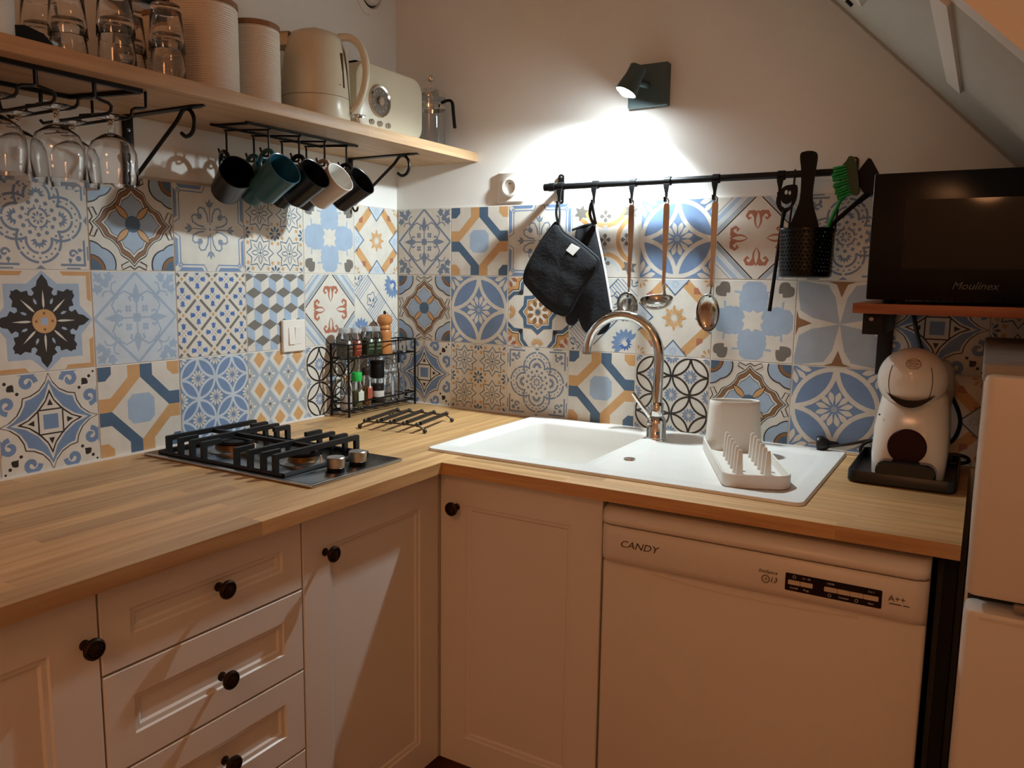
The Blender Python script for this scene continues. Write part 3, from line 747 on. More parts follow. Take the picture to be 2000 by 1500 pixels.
# ================================================================ sink
ceram = mat('white_resin', '#e6e4de', .3, noise=.01)
sink = thing('sink', 'white resin sink with one bowl and ribbed drainer set into worktop', 'sink')
import bmesh
def plate_with_holes(name, outer, holes, mt, parent):
    bm = bmesh.new(); es = []
    def ring(pts):
        vs = [bm.verts.new(p) for p in pts]; es.extend(bm.edges.new((vs[i-1], vs[i])) for i in range(len(vs))); return vs
    O = ring(outer); HS = [ring(h[0]) for h in holes]
    bmesh.ops.triangle_fill(bm, use_beauty=True, use_dissolve=False, edges=es)
    def skirt(vs, loops, cap):
        prev = vs
        for l in loops:
            nv = [bm.verts.new(p) for p in l]
            for i in range(len(nv)): bm.faces.new((prev[i-1], prev[i], nv[i], nv[i-1]))
            prev = nv
        if cap: bm.faces.new(prev)
    ox = [(p[0], p[1]) for p in outer]
    skirt(O, [[(x,y,.9035) for x,y in offs(ox,.0025)], [(x,y,.9004) for x,y in offs(ox,.0025)]], False)
    for v, h in zip(HS, holes): skirt(v, h[1:], True)
    bmesh.ops.recalc_face_normals(bm, faces=bm.faces)
    me = bpy.data.meshes.new(name); bm.to_mesh(me); bm.free(); me.materials.append(mt)
    me.polygons.foreach_set('use_smooth', [True]*len(me.polygons)); me.set_sharp_from_angle(angle=RAD(40))
    o = bpy.data.objects.new(name, me); C.objects.link(o); o.parent = parent; return o
zt = .9065
outer = [(x,y,zt) for x,y in rrect(.514, 1.352, -.535, -.022, .016)]
def loops(x0,x1,y0,y1,r,zs): return [[(x,y,z) for x,y in rrect(x0+i,x1-i,y0+i,y1-i,max(r-i*.3,.005))] for i,z in zs]
bowl = loops(.558, .892, -.488, -.078, .028, ((0,zt),(.003,.9045),(.005,.899),(.009,.86),(.014,.765),(.024,.745),(.05,.738)))
drain = loops(.915, 1.322, -.498, -.058, .03, ((0,zt),(.005,.9055),(.016,.9022),(.02,.902)))
plate_with_holes('basin', outer, [bowl, drain], ceram, sink)
for k in range(5):
    y = -.44+k*.085
    MB().tube([(1.0,y,.901),(1.02,y,.9014),(1.28,y,.9014),(1.295,y,.901)], .003, 6, flat=.5).obj('rib', ceram, sink)
m = MB(); m.lathe([(.0001,.0035),(.008,.004),(.013,.003),(.014,0)], 20, (.95,-.366,.902)); m.obj('overflow_cap', chrome, sink)
m = MB(); m.lathe([(.0001,.004),(.02,.004),(.035,.002),(.04,0)], 24, (.725,-.28,.738)); m.obj('drain_basket', chrome, sink)

# ================================================================ tap
tap = thing('kitchen_tap', 'chrome gooseneck mixer tap behind the sink bowl', 'tap', (.919, -.118, .9022))
m = MB(); m.lathe([(.027,0),(.027,.003),(.0255,.005)], 28, cap0=True, cap1=True); m.obj('base_ring', chrome, tap)
m = MB(); m.lathe([(.0255,.005),(.0255,.008),(.0245,.0095),(.0245,.042),(.0235,.05),(.019,.058),(.016,.0605)], 28, cap0=True, cap1=True); bd = m.obj('body', chrome, tap)
m = MB(); m.lathe([(.016,.0605),(.0165,.062),(.0165,.092),(.0135,.096)], 28, cap0=True, cap1=True); m.obj('collar', chrome, tap)
path = [(0,0,.09),(0,0,.15),(0,0,.19)]
ccx, ccz, R = -.0985, .21, .0985
path += [(ccx+R*math.cos(RAD(a)), 0, ccz+R*math.sin(RAD(a))) for a in range(0,181,10)]+[(-.197,0,.2085)]
m = MB(); m.tube(path, .0125, 18); m.obj('spout', chrome, tap)
m = MB(); m.lathe([(.0105,0),(.0125,.0),(.0125,.004)], 18, (-.197,0,.204)); m.obj('aerator', steel, tap)
m = MB(); m.tube([(-.014,-.008,.056),(-.03,-.02,.082),(-.054,-.03,.117)], [.006,.0055,.0052], 12); m.obj('lever', chrome, tap)
m = MB(); m.box(.0085,.0165,-.0232,-.0228,.016,.024); m.obj('emblem', mat('emblem_grey','#3b3b3b',.5), tap)

# ================================================================ hob
hob = thing('gas_hob', 'two-burner gas hob with black cast grate and steel edge on the left worktop', 'hob', (.283, -.791, .9))
hob_m = mat('hob_steel', '#6b6b6d', .2, 1, bump=.05, bscale=40, stretch=(30,1,1)); hob_edge = mat('hob_edge', '#b4b1ac', .25, 1)
cast = mat('cast_iron', '#101011', .5, noise=.2, bump=.15, bscale=300)
m = MB(); m.rbox(-.2545, .2545, -.139, .139, .0004, .006, .006, 3, .002); m.obj('edge_frame', hob_edge, hob)
m = MB(); m.rbox(-.249, .249, -.1335, .1335, .0055, .0068, .005, 3, .0005); m.obj('top_plate', hob_m, hob)
for bx, by, R in ((-.113, -.006, .048), (.105, -.012, .036)):
    b = MB().lathe([(R+.012,.0068),(R+.012,.009),(R+.004,.013),(R-.004,.0135),(R-.006,.012)], 36, (bx,by,0)).obj('burner_ring', steel, hob)
    MB().lathe([(R-.006,.01),(R-.006,.023),(R-.009,.024),(.0001,.024)], 36, (bx,by,0), flute=lambda a: 1-.03*(math.sin(18*a) > .3)).obj('burner_head', mat('burner_alloy','#b08a60',.35,1), b)
    MB().lathe([(R-.007,.0245),(R-.004,.026),(R-.004,.031),(R-.008,.033),(.0001,.0335)], 36, (bx,by,0)).obj('burner_cap', cast, b)
    MB().cyl((bx+R+.006, by+.01, .008), (bx+R+.006, by+.01, .026), .002, seg=8).obj('spark_pin', white_plastic, b)
gr = MB(); Y0, Y1, zb, zt2 = -.124, .124, .010, .0485
m = MB().tube([(-.216,Y0,zb),(.165,Y0,zb)], .0045, 8); m.tube([(-.216,Y1,zb),(.165,Y1,zb)], .0045, 8); m.tube([(-.216,Y0,zb),(-.216,Y1,zb)], .0045, 8); m.tube([(.165,Y0,zb),(.165,Y1,zb)], .0045, 8)
frm = m.obj('grate_frame', cast, hob)
m = MB(); m.box(-.19,.14,-.0045,.0045,.036,.0455,.001); m.obj('grate_spine', cast, hob)
bars = [-.191,-.151,-.113,-.076,.026,.066,.104,.138]
for k, x in enumerate(bars):
    full = k in (0,2,5,7)
    def arm(s, yin):
        m = MB(); o = [(s*.124, .008), (s*.124, zt2-.002), (s*.121, zt2), (s*yin, zt2), (s*yin, zt2-.010), (s*.112, zt2-.011), (s*.113, .008)]
        m.loft([[(x-.0042, y, z) for y, z in o], [(x+.0042, y, z) for y, z in o]]); m.obj('grate_bar', cast, hob, smooth=0)
    if full:
        m = MB(); o = [(-.124,.008),(-.124,zt2-.002),(-.121,zt2),(.121,zt2),(.124,zt2-.002),(.124,.008),(.113,.008),(.112,zt2-.011),(-.112,zt2-.011),(-.113,.008)]
        m.loft([[(x-.0042, y, z) for y, z in o], [(x+.0042, y, z) for y, z in o]]); m.obj('grate_bar', cast, hob, smooth=0)
    else: arm(-1, .075); arm(1, .075)
kn = mat('knob_steel', '#b5b0aa', .3, 1)
for y in (-.022, .044):
    c = MB().lathe([(.0175,.0068),(.0175,.012),(.016,.0125)], 28, (.208,y,0), cap1=True).obj('knob_base', black_plastic, hob)
    MB().lathe([(.0185,.0125),(.0195,.0135),(.0190,.033),(.0175,.0345),(.0001,.0345)], 32, (.208,y,0), cap0=True).obj('knob', kn, hob)

# ================================================================ wall shelf
sh_m = wood('shelf_oak', '#c3a078', '#a98460', 1, .5, .07, bands=.06)
shelf = MB(); shelf.box(-.008, .295, -1.75, .008, 1.634, 1.660, .0015); shelf = shelf.obj('wall_shelf', sh_m); tag(shelf, 'long light oak shelf board on the left wall carrying canisters and kettle', 'shelf')
def scroll_bracket(label, y, depth=.225):
    b = thing('shelf_bracket', label, 'bracket', (0, y, 1.634), group='scrolled shelf brackets')
    m = MB(); m.box(-.008, -.004+.001, -.012, .012, -.125, 0, .0005); pm = m.obj('wall_plate', black_metal, b)
    m = MB(); m.box(-.008, depth, -.01, .01, -.004, 0, .0008); m.tube([(depth,0,-.002),(depth+.012,0,-.002),(depth+.02,0,-.004)], [.008,.006,.003], 8, flat=.3); m.obj('arm', black_metal, b)
    pts = [(.002,0,-.1275),(.01,0,-.13),(.02,0,-.125)]
    pts += [(.02+(.165-.02)*t, 0, -.125+(.105)*t) for t in (.25,.5,.75,.95)]
    pts += [(.188+.024*math.cos(RAD(a)), 0, -.031+.027*math.sin(RAD(a))) for a in (125,95,60,20,-20,-60,-100,-135)]
    m = MB(); m.tube(smooth(pts, 3, False), .0042, 8); m.obj('scroll', black_metal, b)
    m = MB(); m.tube(smooth([(.004,0,-.1),(.012,0,-.085),(.008,0,-.078),(.003,0,-.082)], 3, False), .003, 6); m.tube(smooth([(0,0,-.125),(.008,0,-.146),(.02,0,-.148),(.024,0,-.138)], 3, False), .003, 6); m.obj('curl', black_metal, b)
    for z in (-.03,-.1): MB().lathe([(.0042,0),(.004,.001),(.0001,.0018)], 12).xf(Matrix.Translation((-.003,0,z)) @ Matrix.Rotation(PI/2,4,'Y')).obj('screw', steel, b)
    return b
scroll_bracket('black scrolled iron bracket beside the hanging wine glasses', -.905)
scroll_bracket('black scrolled iron bracket right of the hanging mugs near the corner', -.21)
SZ = 1.660
# ================================================================ on the shelf
can_body = mat('canister_cream', '#d9cdbd', .5); lid_wood = mat('lid_wood', '#8a5f3c', .5, noise=.15, scale=12, stretch=(1,14,1))
def canister(label, x, y, r, h):
    t = thing('storage_canister', label, 'canister', (x, y, SZ), group='ribbed canisters on the shelf')
    prof = [(.0001,0),(r-.003,0),(r,.003)]; n = int(h/.0048)
    for k in range(n): z = .006+(h-.012)*k/n; prof += [(r, z), (r-.0011, z+.0024)]
    prof += [(r, h-.004), (r-.002, h), (.0001, h)]
    MB().lathe(prof, 40).obj('body', can_body, t, smooth=30)
    MB().lathe([(.0001,h+.0002),(r+.001,h+.0002),(r+.001,h+.009),(r-.002,h+.011),(.0001,h+.011)], 40).obj('lid', lid_wood, t)
    return t
canister('large cream ribbed canister with wooden lid beside the stacked glasses', .195, -.861, .067, .175)
canister('cream ribbed canister standing between the larger canister and the kettle', .185, -.722, .055, .168)
canister('cream ribbed canister half hidden behind the stacked glasses', .075, -.86, .05, .165)

k = thing('electric_kettle', 'cream jug kettle with loop handle standing left of the toaster', 'kettle', (.165, -.515, SZ), RAD(38))
prof = [(.0001,.012),(.078,.012),(.0815,.02),(.081,.06),(.078,.12),(.071,.175),(.065,.198),(.058,.211),(.04,.219),(.0001,.222)]
MB().lathe(prof, 44).obj('body', cream, k)
MB().lathe([(.0001,.0),(.076,.0),(.08,.004),(.08,.0095),(.076,.0115),(.0001,.0115)], 40).obj('power_base', cream, k)
MB().lathe([(.0818,.062),(.0822,.063),(.0818,.064)], 44).obj('seam_line', mat('seam', '#a89c84', .5), k)
m = MB(); q = smooth([(.055,0,.210),(.085,0,.211),(.110,0,.188),(.121,0,.145),(.117,0,.10),(.102,0,.058),(.084,0,.035)], 4, False)
m.tube(q, [.0105]*len(q), 12, flat=.9); m.obj('handle', cream, k)
m = MB(); q = [(.0795-.008*(z-.05)/.13+.0006, z) for z in (.055,.09,.13,.175)]
m = MB(); m.loft([[(.074,-.026,.185),(.077,-.012,.185),(.077,.012,.185),(.074,.026,.185)][::-1], [(.083,-.010,.04),(.085,-.004,.035),(.085,.004,.035),(.083,.010,.04)][::-1]], False, False); m.obj('handle_fairing', cream, k)
gm = mat('gauge_brown', '#5b4632', .25)
m = MB(); m.tube([(.0775*math.cos(-.5), .0775*math.sin(-.5), .085), (.0725*math.cos(-.5), .0725*math.sin(-.5), .165)], .0042, 8); m.obj('water_gauge', gm, k)
for j in range(5):
    a = -.68; r = .0788-.0009*j*2; z = .09+.016*j; MB().box(-.0004,.0004,-.004,.004,-.0006,.0006).xf(Matrix.Translation(((r+.0008)*math.cos(a),(r+.0008)*math.sin(a),z)) @ Matrix.Rotation(a,4,'Z')).obj('level_mark', print_dark, k)
m = MB(); m.prism([(-.088,-.018),(-.06,-.026),(-.06,.026),(-.088,.018)][::-1], .18, .211, .006); m.obj('spout', cream, k)
MB().lathe([(.0001,.222),(.012,.222),(.012,.228),(.0001,.23)], 18).obj('lid_button', cream, k)
m = MB(); m.lathe([(.0001,0),(.02,0),(.021,.002),(.0001,.003)], 20, (.098,0,.028)); m.obj('switch_disc', chrome, k)
MB().tube([(.098,0,.028),(.101,0,.02),(.102,0,.012)], .0022, 6).obj('switch_lever', chrome, k)

t = thing('toaster', 'cream retro toaster with round chrome dial and three knobs near the corner', 'toaster', (.125, -.268, SZ))
m = MB(); o = rrect(-.14, .14, .012, .185, .045, 8); prof = [(.068,-.012),(.075,0)]
L = []
for x, d in ((-.075,.012),(-.071,.004),(-.062,0),(.062,0),(.071,.004),(.075,.012)): L.append([(x, y, z) for y, z in offs(o, -d)])
m.loft(L); tb = m.obj('body', cream, t)
m = MB(); m.rbox(-.07, .07, -.135, .135, .0, .018, .03, 6, .003); m.obj('chrome_base', chrome, t)
for y in (-.06,.06): MB().rbox(-.05,-.02,y-.055,y+.055,.1835,.1856,.004,3).obj('slot', black_plastic, t); MB().rbox(.02,.05,y-.055,y+.055,.1835,.1856,.004,3).obj('slot', black_plastic, t)
XR = Matrix.Rotation(PI/2, 4, 'Y')
m = MB(); m.lathe([(.041,0),(.041,.004),(.0385,.0065),(.034,.005),(.033,.002)], 36).xf(Matrix.Translation((.075,-.052,.093)) @ XR); dl = m.obj('dial_ring', chrome, t)
MB().lathe([(.0001,.0025),(.0335,.0025)], 32).xf(Matrix.Translation((.075,-.052,.093)) @ XR).obj('dial_face', mat('dial_face', '#6f665a', .35), dl)
MB().lathe([(.011,.002),(.011,.008),(.009,.01),(.0001,.01)], 18).xf(Matrix.Translation((.075,-.052,.093)) @ XR).obj('dial_knob', chrome, dl)
for j in range(12):
    a = j*PI/6; MB().box(0,.0007,-.0006,.0006,.024,.029).xf(Matrix.Translation((.0775,-.052,.093)) @ Matrix.Rotation(a,4,'X')).obj('dial_mark', print_light, dl)
for y in (-.085,-.052,-.019): MB().lathe([(.0072,0),(.0072,.005),(.0055,.007),(.0001,.0074)], 14).xf(Matrix.Translation((.075,y,.036)) @ XR).obj('button', chrome, t)
MB().tube([(.0,.139,.15),(.0,.152,.15)], .004, 8).obj('lever_arm', chrome, t)
MB().sphere((0,.158,.15), .0095, 14, 8).obj('lever_knob', chrome, t)
MB().tube(smooth([(.06,.08,.006),(.1,.1,.003),(.13,.13,.003),(.14,.16,.003),(.12,.2,.003)], 4, False), .003, 8).obj('power_cord', white_plastic, t)

p = thing('coffee_press', 'glass coffee press with black handle tucked behind the toaster in the corner', 'coffee press', (.178, -.066, SZ))
m = MB(); m.lathe([(.0001,.004),(.04,.004),(.041,.01),(.041,.14),(.043,.15),(.0415,.15),(.0395,.14),(.0395,.012),(.0001,.007)], 32); m.obj('beaker', glass, p)
MB().lathe([(.042,.0),(.043,.002),(.043,.012),(.042,.014)], 32).obj('frame_base', chrome, p)
MB().lathe([(.0425,.118),(.0435,.119),(.0435,.128),(.0425,.129)], 32).obj('frame_band', chrome, p)
MB().lathe([(.0445,.15),(.0445,.158),(.04,.168),(.02,.176),(.0001,.178)], 32, cap0=True).obj('lid', chrome, p)
MB().lathe([(.0025,.176),(.0025,.196),(.009,.2),(.011,.208),(.008,.216),(.0001,.218)], 18).obj('plunger_knob', chrome, p)
m = MB(); q = smooth([(.04,0,.135),(.062,-.004,.138),(.078,-.004,.132),(.083,-.004,.10),(.088,-.004,.06)], 4, False); m.tube(q, .006, 8, flat=.7); m.obj('handle', black_plastic, p)

# stacked tumblers, upside down
def tumbler_mesh():
    m = MB(); r0, r1, h = .0325, .0255, .085   # rim down (r0), base up (r1)
    def fl(a): return 1
    m.lathe([(.0001,h),(r1-.003,h),(r1,h-.002),(r1+.002,h-.012),(r0-.001,.02),(r0,.0012),(r0-.001,0),(r0-.0018,.001),(r0-.0028,.02),(r1-.0005,h-.018),(r1-.004,h-.012),(.0001,h-.011)], 32)
    return m
tproto = None
spots = [((.245,-1.088),'front stack left of the canister stack'),((.245,-.985),'front stack nearest the large canister'),((.17,-1.13),'middle stack behind the front left one'),((.1,-1.14),'leftmost stack by the wall'),((.15,-1.0),'stack behind and between the front two')]
for (x, y), s in spots:
    for j, w_ in enumerate(('lower', 'upper')):
        lab = 'clear tumbler upside down, %s in the %s' % (w_, s)
        if tproto is None:
            o = tumbler_mesh().obj('tumbler', glass); tproto = o
        else: o = tproto.copy(); C.objects.link(o)
        o.location = (x, y, SZ+.0002+j*.053); o.rotation_euler = (0,0,rnd.uniform(0,6)); tag(o, lab, 'glass', 'upturned tumblers on the shelf')
        if j: o.scale = (1,1,1)
# left end of the shelf
wj = thing('white_jar', 'white cylindrical container cut off by the left edge of the shelf', 'container', (.2, -1.302, SZ))
MB().lathe([(.0001,0),(.056,0),(.058,.002),(.058,.105),(.056,.106)], 32).obj('body', white_plastic, wj)
MB().lathe([(.0585,.107),(.0588,.108),(.0585,.15),(.055,.153),(.0001,.154)], 32, cap0=True).obj('lid', white_plastic, wj)
bc = thing('hair_clip', 'small black curved clip lying beside the white container on the shelf', 'clip', (.225, -1.222, SZ))
m = MB(); q = [(-.045,.0),(-.044,.03),(-.02,.036),(.01,.03),(.03,.012),(.045,0),(.03,0),(.018,.015),(0,.015),(.004,0)]
m.loft([[(-.012, y, z) for y, z in q], [(.012, y, z) for y, z in q]]); m.obj('shell', black_plastic, bc)
m = MB(); m.box(-.01,.01,.0,.034,.0,.004); m.obj('jaw', black_plastic, bc)
mb = thing('metal_bowl', 'small grey steel bowl between the black clip and the stacked glasses', 'bowl', (.15, -1.175, SZ))
MB().lathe([(.0001,0),(.02,0),(.026,.004),(.036,.03),(.038,.036),(.0365,.036),(.034,.03),(.024,.007),(.0001,.005)], 30).obj('bowl', steel, mb)
pn = thing('wall_pan', 'black round pan hanging on wall above the stacked glasses, only its rim visible', 'pan', (0, -.855, 1.98))
MB().lathe([(.0001,0),(.095,0),(.105,.01),(.112,.03),(.109,.03),(.1,.012),(.0001,.005)], 44).xf(Matrix.Translation((-.007,0,0)) @ XR).obj('pan', black_metal, pn)
MB().tube([(.012,0,.1),(.014,0,.2),(.012,0,.26)], [.008,.01,.009], 8).obj('handle', black_plastic, pn)
# ventilation valve high on the left wall
v = thing('ventilation_valve', 'round white ventilation valve high on the left wall near the corner', 'vent', (-.008, -.115, 2.113))
MB().lathe([(.062,0),(.062,.004),(.056,.009),(.045,.010),(.041,.006),(.038,0)], 40).xf(XR).obj('outer_ring', white_plastic, v)
MB().lathe([(.034,.004),(.034,.01),(.03,.016),(.0001,.018)], 36, cap0=True).xf(XR).obj('disc', white_plastic, v)
MB().lathe([(.0001,.001),(.04,.001)], 30).xf(XR).obj('duct_dark', mat('duct_dark', '#1a1714', .9), v)

# ================================================================ wine glasses on their wire rack
rk = thing('glass_rack', 'black wire stemware rack fixed under the shelf at the left', 'rack', (0, 0, SZ-.026))
m = MB()
def strap(m, a, b, wdt=.009, th=.0075):
    a, b = Vector(a), Vector(b); d = (b-a).normalized(); n_ = Vector((0,0,1)).cross(d)*wdt/2
    m.loft([[tuple(a-n_), tuple(a+n_), tuple(b+n_), tuple(b-n_)], [tuple(p_+Vector((0,0,-th))) for p_ in (a-n_, a+n_, b+n_, b-n_)]])
fz = 0
m = MB(); strap(m, (.248,-1.48,fz), (.248,-1.045,fz)); m.obj('frame_bar', black_metal, rk)
m = MB(); strap(m, (.078,-1.48,fz), (.078,-1.075,fz)); m.obj('frame_bar', black_metal, rk)
m = MB(); strap(m, (.243,-1.048,-.0005), (.083,-1.078,-.0005)); m.obj('frame_bar', black_metal, rk)
chan = (-1.085, -1.185, -1.285, -1.385)
for y in chan:
    for s in (1,-1):
        ya = y+s*.05*.98; yb = y+s*.02
        m = MB(); q = [(.246,ya,-.002),(.246,ya,-.030),(.247,ya-s*.006,-.033),(.247,yb+s*.006,-.036),(.246,yb,-.040),(.244,yb,-.048),(.236,yb,-.052),(.03,yb,-.052),(.022,yb,-.046)]
        m.tube(q, .003, 8); m.obj('rail', black_metal, rk)
        m = MB(); m.tube([(.08,ya,-.002),(.08,ya,-.028),(.08,yb+s*.004,-.034),(.08,yb,-.052)], .003, 8); m.obj('hanger', black_metal, rk)
wg = None
for j, y in enumerate(chan[:3]):
    for i, x in enumerate((.205, .085)):
        if wg is None:
            wg = thing('wine_glass', '', 'glass', group='wine glasses hanging under the shelf')
            m = MB(); pr = [(.0001,.0),(.03,.0),(.0315,.001),(.03,.0025),(.008,.005),(.0045,.010),(.004,.02),(.006,.03),(.018,.036),(.034,.048),(.0415,.066),(.0435,.088),(.041,.124)]
            m.lathe([(r, -z) for r, z in pr]+[(.0398,-.1242)]+[(r-.0013, -z) for r, z in pr[:8:-1]]+[(.012,-.0362),(.0001,-.0345)], 36)
            m.obj('glass', glass, wg); o = wg
        else: o = dup(wg, '')
        o.location = (x, y+.004, SZ-.026-.0495)
        o['label'] = 'upside-down balloon wine glass, %s row, %s slot of the wire rack' % (('front','back')[i], ('rightmost','second from right','third from right')[j])

# ================================================================ mugs on their hook rack
mr = thing('mug_rack', 'black wire mug hanger with hooks fixed under the shelf', 'rack', (0, 0, SZ-.026))
m = MB(); m.tube(smooth([(.18,-.41,-.003),(.18,-.72,-.003),(.172,-.735,-.003),(.095,-.748,-.003),(.085,-.738,-.003),(.085,-.44,-.003),(.095,-.428,-.003),(.172,-.405,-.003)], 3), .0028, 6, True); m.obj('frame', black_metal, mr)
hooks_f = [(.178,-.681),(.178,-.588),(.178,-.503),(.178,-.425)]; hooks_b = [(.078,-.715),(.078,-.635),(.078,-.546),(.078,-.464)]
for (xf, yf), (xb, yb) in zip(hooks_f, hooks_b):
    m = MB()
    q = [(xb-.028,yb,-.046),(xb-.02,yb,-.063),(xb-.005,yb,-.066),(xb,yb,-.058),(xb,yb,-.012),(xb+.004,yb,-.008),(xf-.004,yf,-.008),(xf,yf,-.012),(xf,yf,-.058),(xf-.005,yf,-.066),(xf-.02,yf,-.063),(xf-.028,yf,-.046)]
    m.tube(smooth(q, 2, False), .0024, 6); m.obj('hook', black_metal, mr)
MUG_PROTO = {}
def mug(label, mid, mout, A, H, hook, r=.041, L=.094, mout_in=None):
    A = Vector(A).normalized(); H = Vector(H); H = (H-A*H.dot(A)).normalized(); B = A.cross(H)
    rb = r*.86
    t = thing('mug', label, 'mug', group='mugs hanging under the shelf')
    # the handle's inner top rests on the hook; body centre lies below it
    hookp = Vector(hook); cx = hookp-H*(r+.0205)-A*(L*.58)
    t.matrix_world = Matrix.Translation(cx) @ Matrix((H, B, A)).transposed().to_4x4()
    key = (mid, mout, r)
    if key not in MUG_PROTO:
        m = MB(); m.lathe([(.0001,0),(rb-.004,0),(rb,.004),(rb+.001,.03),(r-.0005,L-.004),(r,L-.001),(r-.001,L)], 36); body = m.data if False else m.obj('body', mid, t)
        m = MB(); m.lathe([(r-.001,L),(r-.0028,L-.001),(r-.0035,L-.006),(rb-.003,.012),(rb-.008,.005),(.0001,.004)], 36); ins = m.obj('interior', mout, t)
        m = MB(); m.tube(smooth([(r-.003,0,L-.018),(r+.014,0,L-.016),(r+.026,0,L-.028),(r+.027,0,L-.046),(r+.016,0,L-.062),(r-.005,0,L-.068)], 4, False), .0052, 10); h_ = m.obj('handle', mid, t)
        MUG_PROTO[key] = (body, ins, h_)
    else:
        for o in MUG_PROTO[key]: child_copy(o, t)
    return t
mg_black = mat('mug_black', '#0e1013', .25, noise=.1); mg_blk_in = mat('mug_black_inside', '#0a0b0e', .3)
mg_teal = mat('mug_teal', '#2f5b62', .3, noise=.12, scale=30); mg_teal_in = mat('mug_teal_inside', '#1f4d5e', .25)
mg_navy = mat('mug_navy', '#14161f', .25, noise=.1); mg_white = mat('mug_white', '#c9b8a8', .35); mg_white_in = mat('mug_white_inside', '#d5d2ca', .3)
zh = SZ-.026-.0645
AF = (.8,-.02,.5); HF = (-.5,0,.8)
mug('teal mug hanging at the front left of the rack', mg_teal, mg_teal_in, AF, HF, (.164,-.681,zh))
mug('black mug hanging between the teal mug and the white mug', mg_black, mg_blk_in, (.8,.03,.5), HF, (.164,-.588,zh))
mug('off-white mug hanging among the dark mugs', mg_white, mg_white_in, (.8,.05,.5), HF, (.164,-.503,zh), r=.0395)
mug('dark navy mug hanging rightmost on the rack', mg_navy, mg_blk_in, (.8,.08,.5), HF, (.164,-.425,zh), r=.0395)
mug('black mug hanging leftmost on the rack, nearest the wall', mg_black, mg_blk_in, (.8,-.32,.38), HF, (.064,-.715,zh))
mug('teal mug in the back row behind the front teal mug', mg_teal, mg_teal_in, (.8,0,.58), HF, (.064,-.635,zh), r=.04)
mug('black mug in the back row behind the front black mug', mg_black, mg_blk_in, (.8,0,.58), HF, (.064,-.546,zh), r=.0395)
mug('navy mug in the back row behind the off-white mug', mg_navy, mg_blk_in, (.8,0,.58), HF, (.064,-.464,zh), r=.039)
# ================================================================ on the back wall
so = thing('wall_socket', 'white wall socket on the back wall above the tiles near the corner', 'socket', (.412, .008, 1.556))
m = MB(); o = rrect(-.043,.043,-.043,.043,.004,3); m.loft([[(x,0,z) for x,z in o],[(x,-.008,z) for x,z in o],[(x,-.01,z) for x,z in offs(o,-.003)]]); m.obj('plate', white_plastic, so)
BK = Matrix.Rotation(PI/2, 4, 'X')
MB().lathe([(.028,.009),(.028,.0165),(.026,.018),(.0205,.018),(.0195,.006),(.0001,.005)], 36).xf(BK).obj('socket_well', white_plastic, so)
for x in (-.0095,.0095): MB().lathe([(.0025,.0055),(.0001,.0056)], 10, (x,0,0)).xf(BK).obj('pin_hole', black_plastic, so)
MB().cyl((0,-.006,.010),(0,-.016,.010), .0022, seg=10).obj('earth_pin', steel, so)
sw = thing('light_switch', 'white double rocker light switch on the left wall tiles', 'switch', (0, -.452, 1.137))
m = MB(); o = rrect(-.041,.041,-.043,.043,.003,3); m.loft([[(0.0003,y,z) for y,z in o],[(.007,y,z) for y,z in o],[(.009,y,z) for y,z in offs(o,-.002)]]); m.obj('plate', white_plastic, sw)
for y0,y1,tl in ((-.0215,-.0003,.003),(.0003,.0215,-.003)):
    m = MB(); m.loft([[(.009,y0,-.023),(.009,y1,-.023),(.009,y1,.023),(.009,y0,.023)],[(.0115+tl*.4,y0+.0004,-.0225),(.0115+tl*.4,y1-.0004,-.0225),(.0115-tl*.4,y1-.0004,.0225),(.0115-tl*.4,y0+.0004,.0225)]]); m.obj('rocker', white_plastic, sw, smooth=0)

# wall spot
teal_m = mat('lamp_grey', '#4b5a5c', .5, .2)
ls = thing('wall_spotlight', 'grey wall spotlight with square plate and tilting head, switched on', 'lamp', (.823, .008, 1.79))
m = MB(); o = rrect(-.052,.052,-.052,.052,.002,2); m.loft([[(x,0,z) for x,z in o],[(x,-.024,z) for x,z in o],[(x,-.025,z) for x,z in offs(o,-.001)]]); m.obj('wall_plate', teal_m, ls)
MB().cyl((.01,-.004,-.0525),(.01,-.004,-.0505),.004,seg=10).obj('screw', black_metal, ls)
Mh = Matrix.Translation(SPOT_POS-Vector((.823,.008,1.79))) @ Vector((-.36,-.26,-.9)).to_track_quat('Z', 'Y').to_matrix().to_4x4()   # z = lens axis
m = MB(); m.lathe([(.0001,-.066),(.019,-.066),(.021,-.064),(.021,-.04),(.026,-.012),(.027,.002),(.0252,.002),(.0245,-.004)], 32).xf(Mh); m.obj('lamp_head', teal_m, ls)
m = MB(); m.tube([(.0,-.02,.0),(-.004,-.05,-.0),(-.01,-.08,-.005)], [.009,.009,.009], 12); m.obj('swivel_arm', teal_m, ls)
led = mat('led_lens', (.85,.96,1,1), .3, emit=320)
MB().lathe([(.0001,.011),(.010,.0095),(.0175,.0055),(.0222,-.001),(.0242,-.003)], 28).xf(Mh).obj('led_lens', led, ls)
sl = bpy.data.lights.new('spot_light', 'SPOT'); sl.energy = SPOT_W; sl.color = (.82,.95,1.0); sl.spot_size = RAD(145); sl.spot_blend = .5; sl.shadow_soft_size = .018
so_ = bpy.data.objects.new('spot_light', sl); C.objects.link(so_); so_.parent = ls
so_.matrix_local = Matrix.Translation(SPOT_POS-Vector((.823,.008,1.79))+SPOT_DIR*.0125) @ SPOT_DIR.to_track_quat('-Z', 'Y').to_matrix().to_4x4()

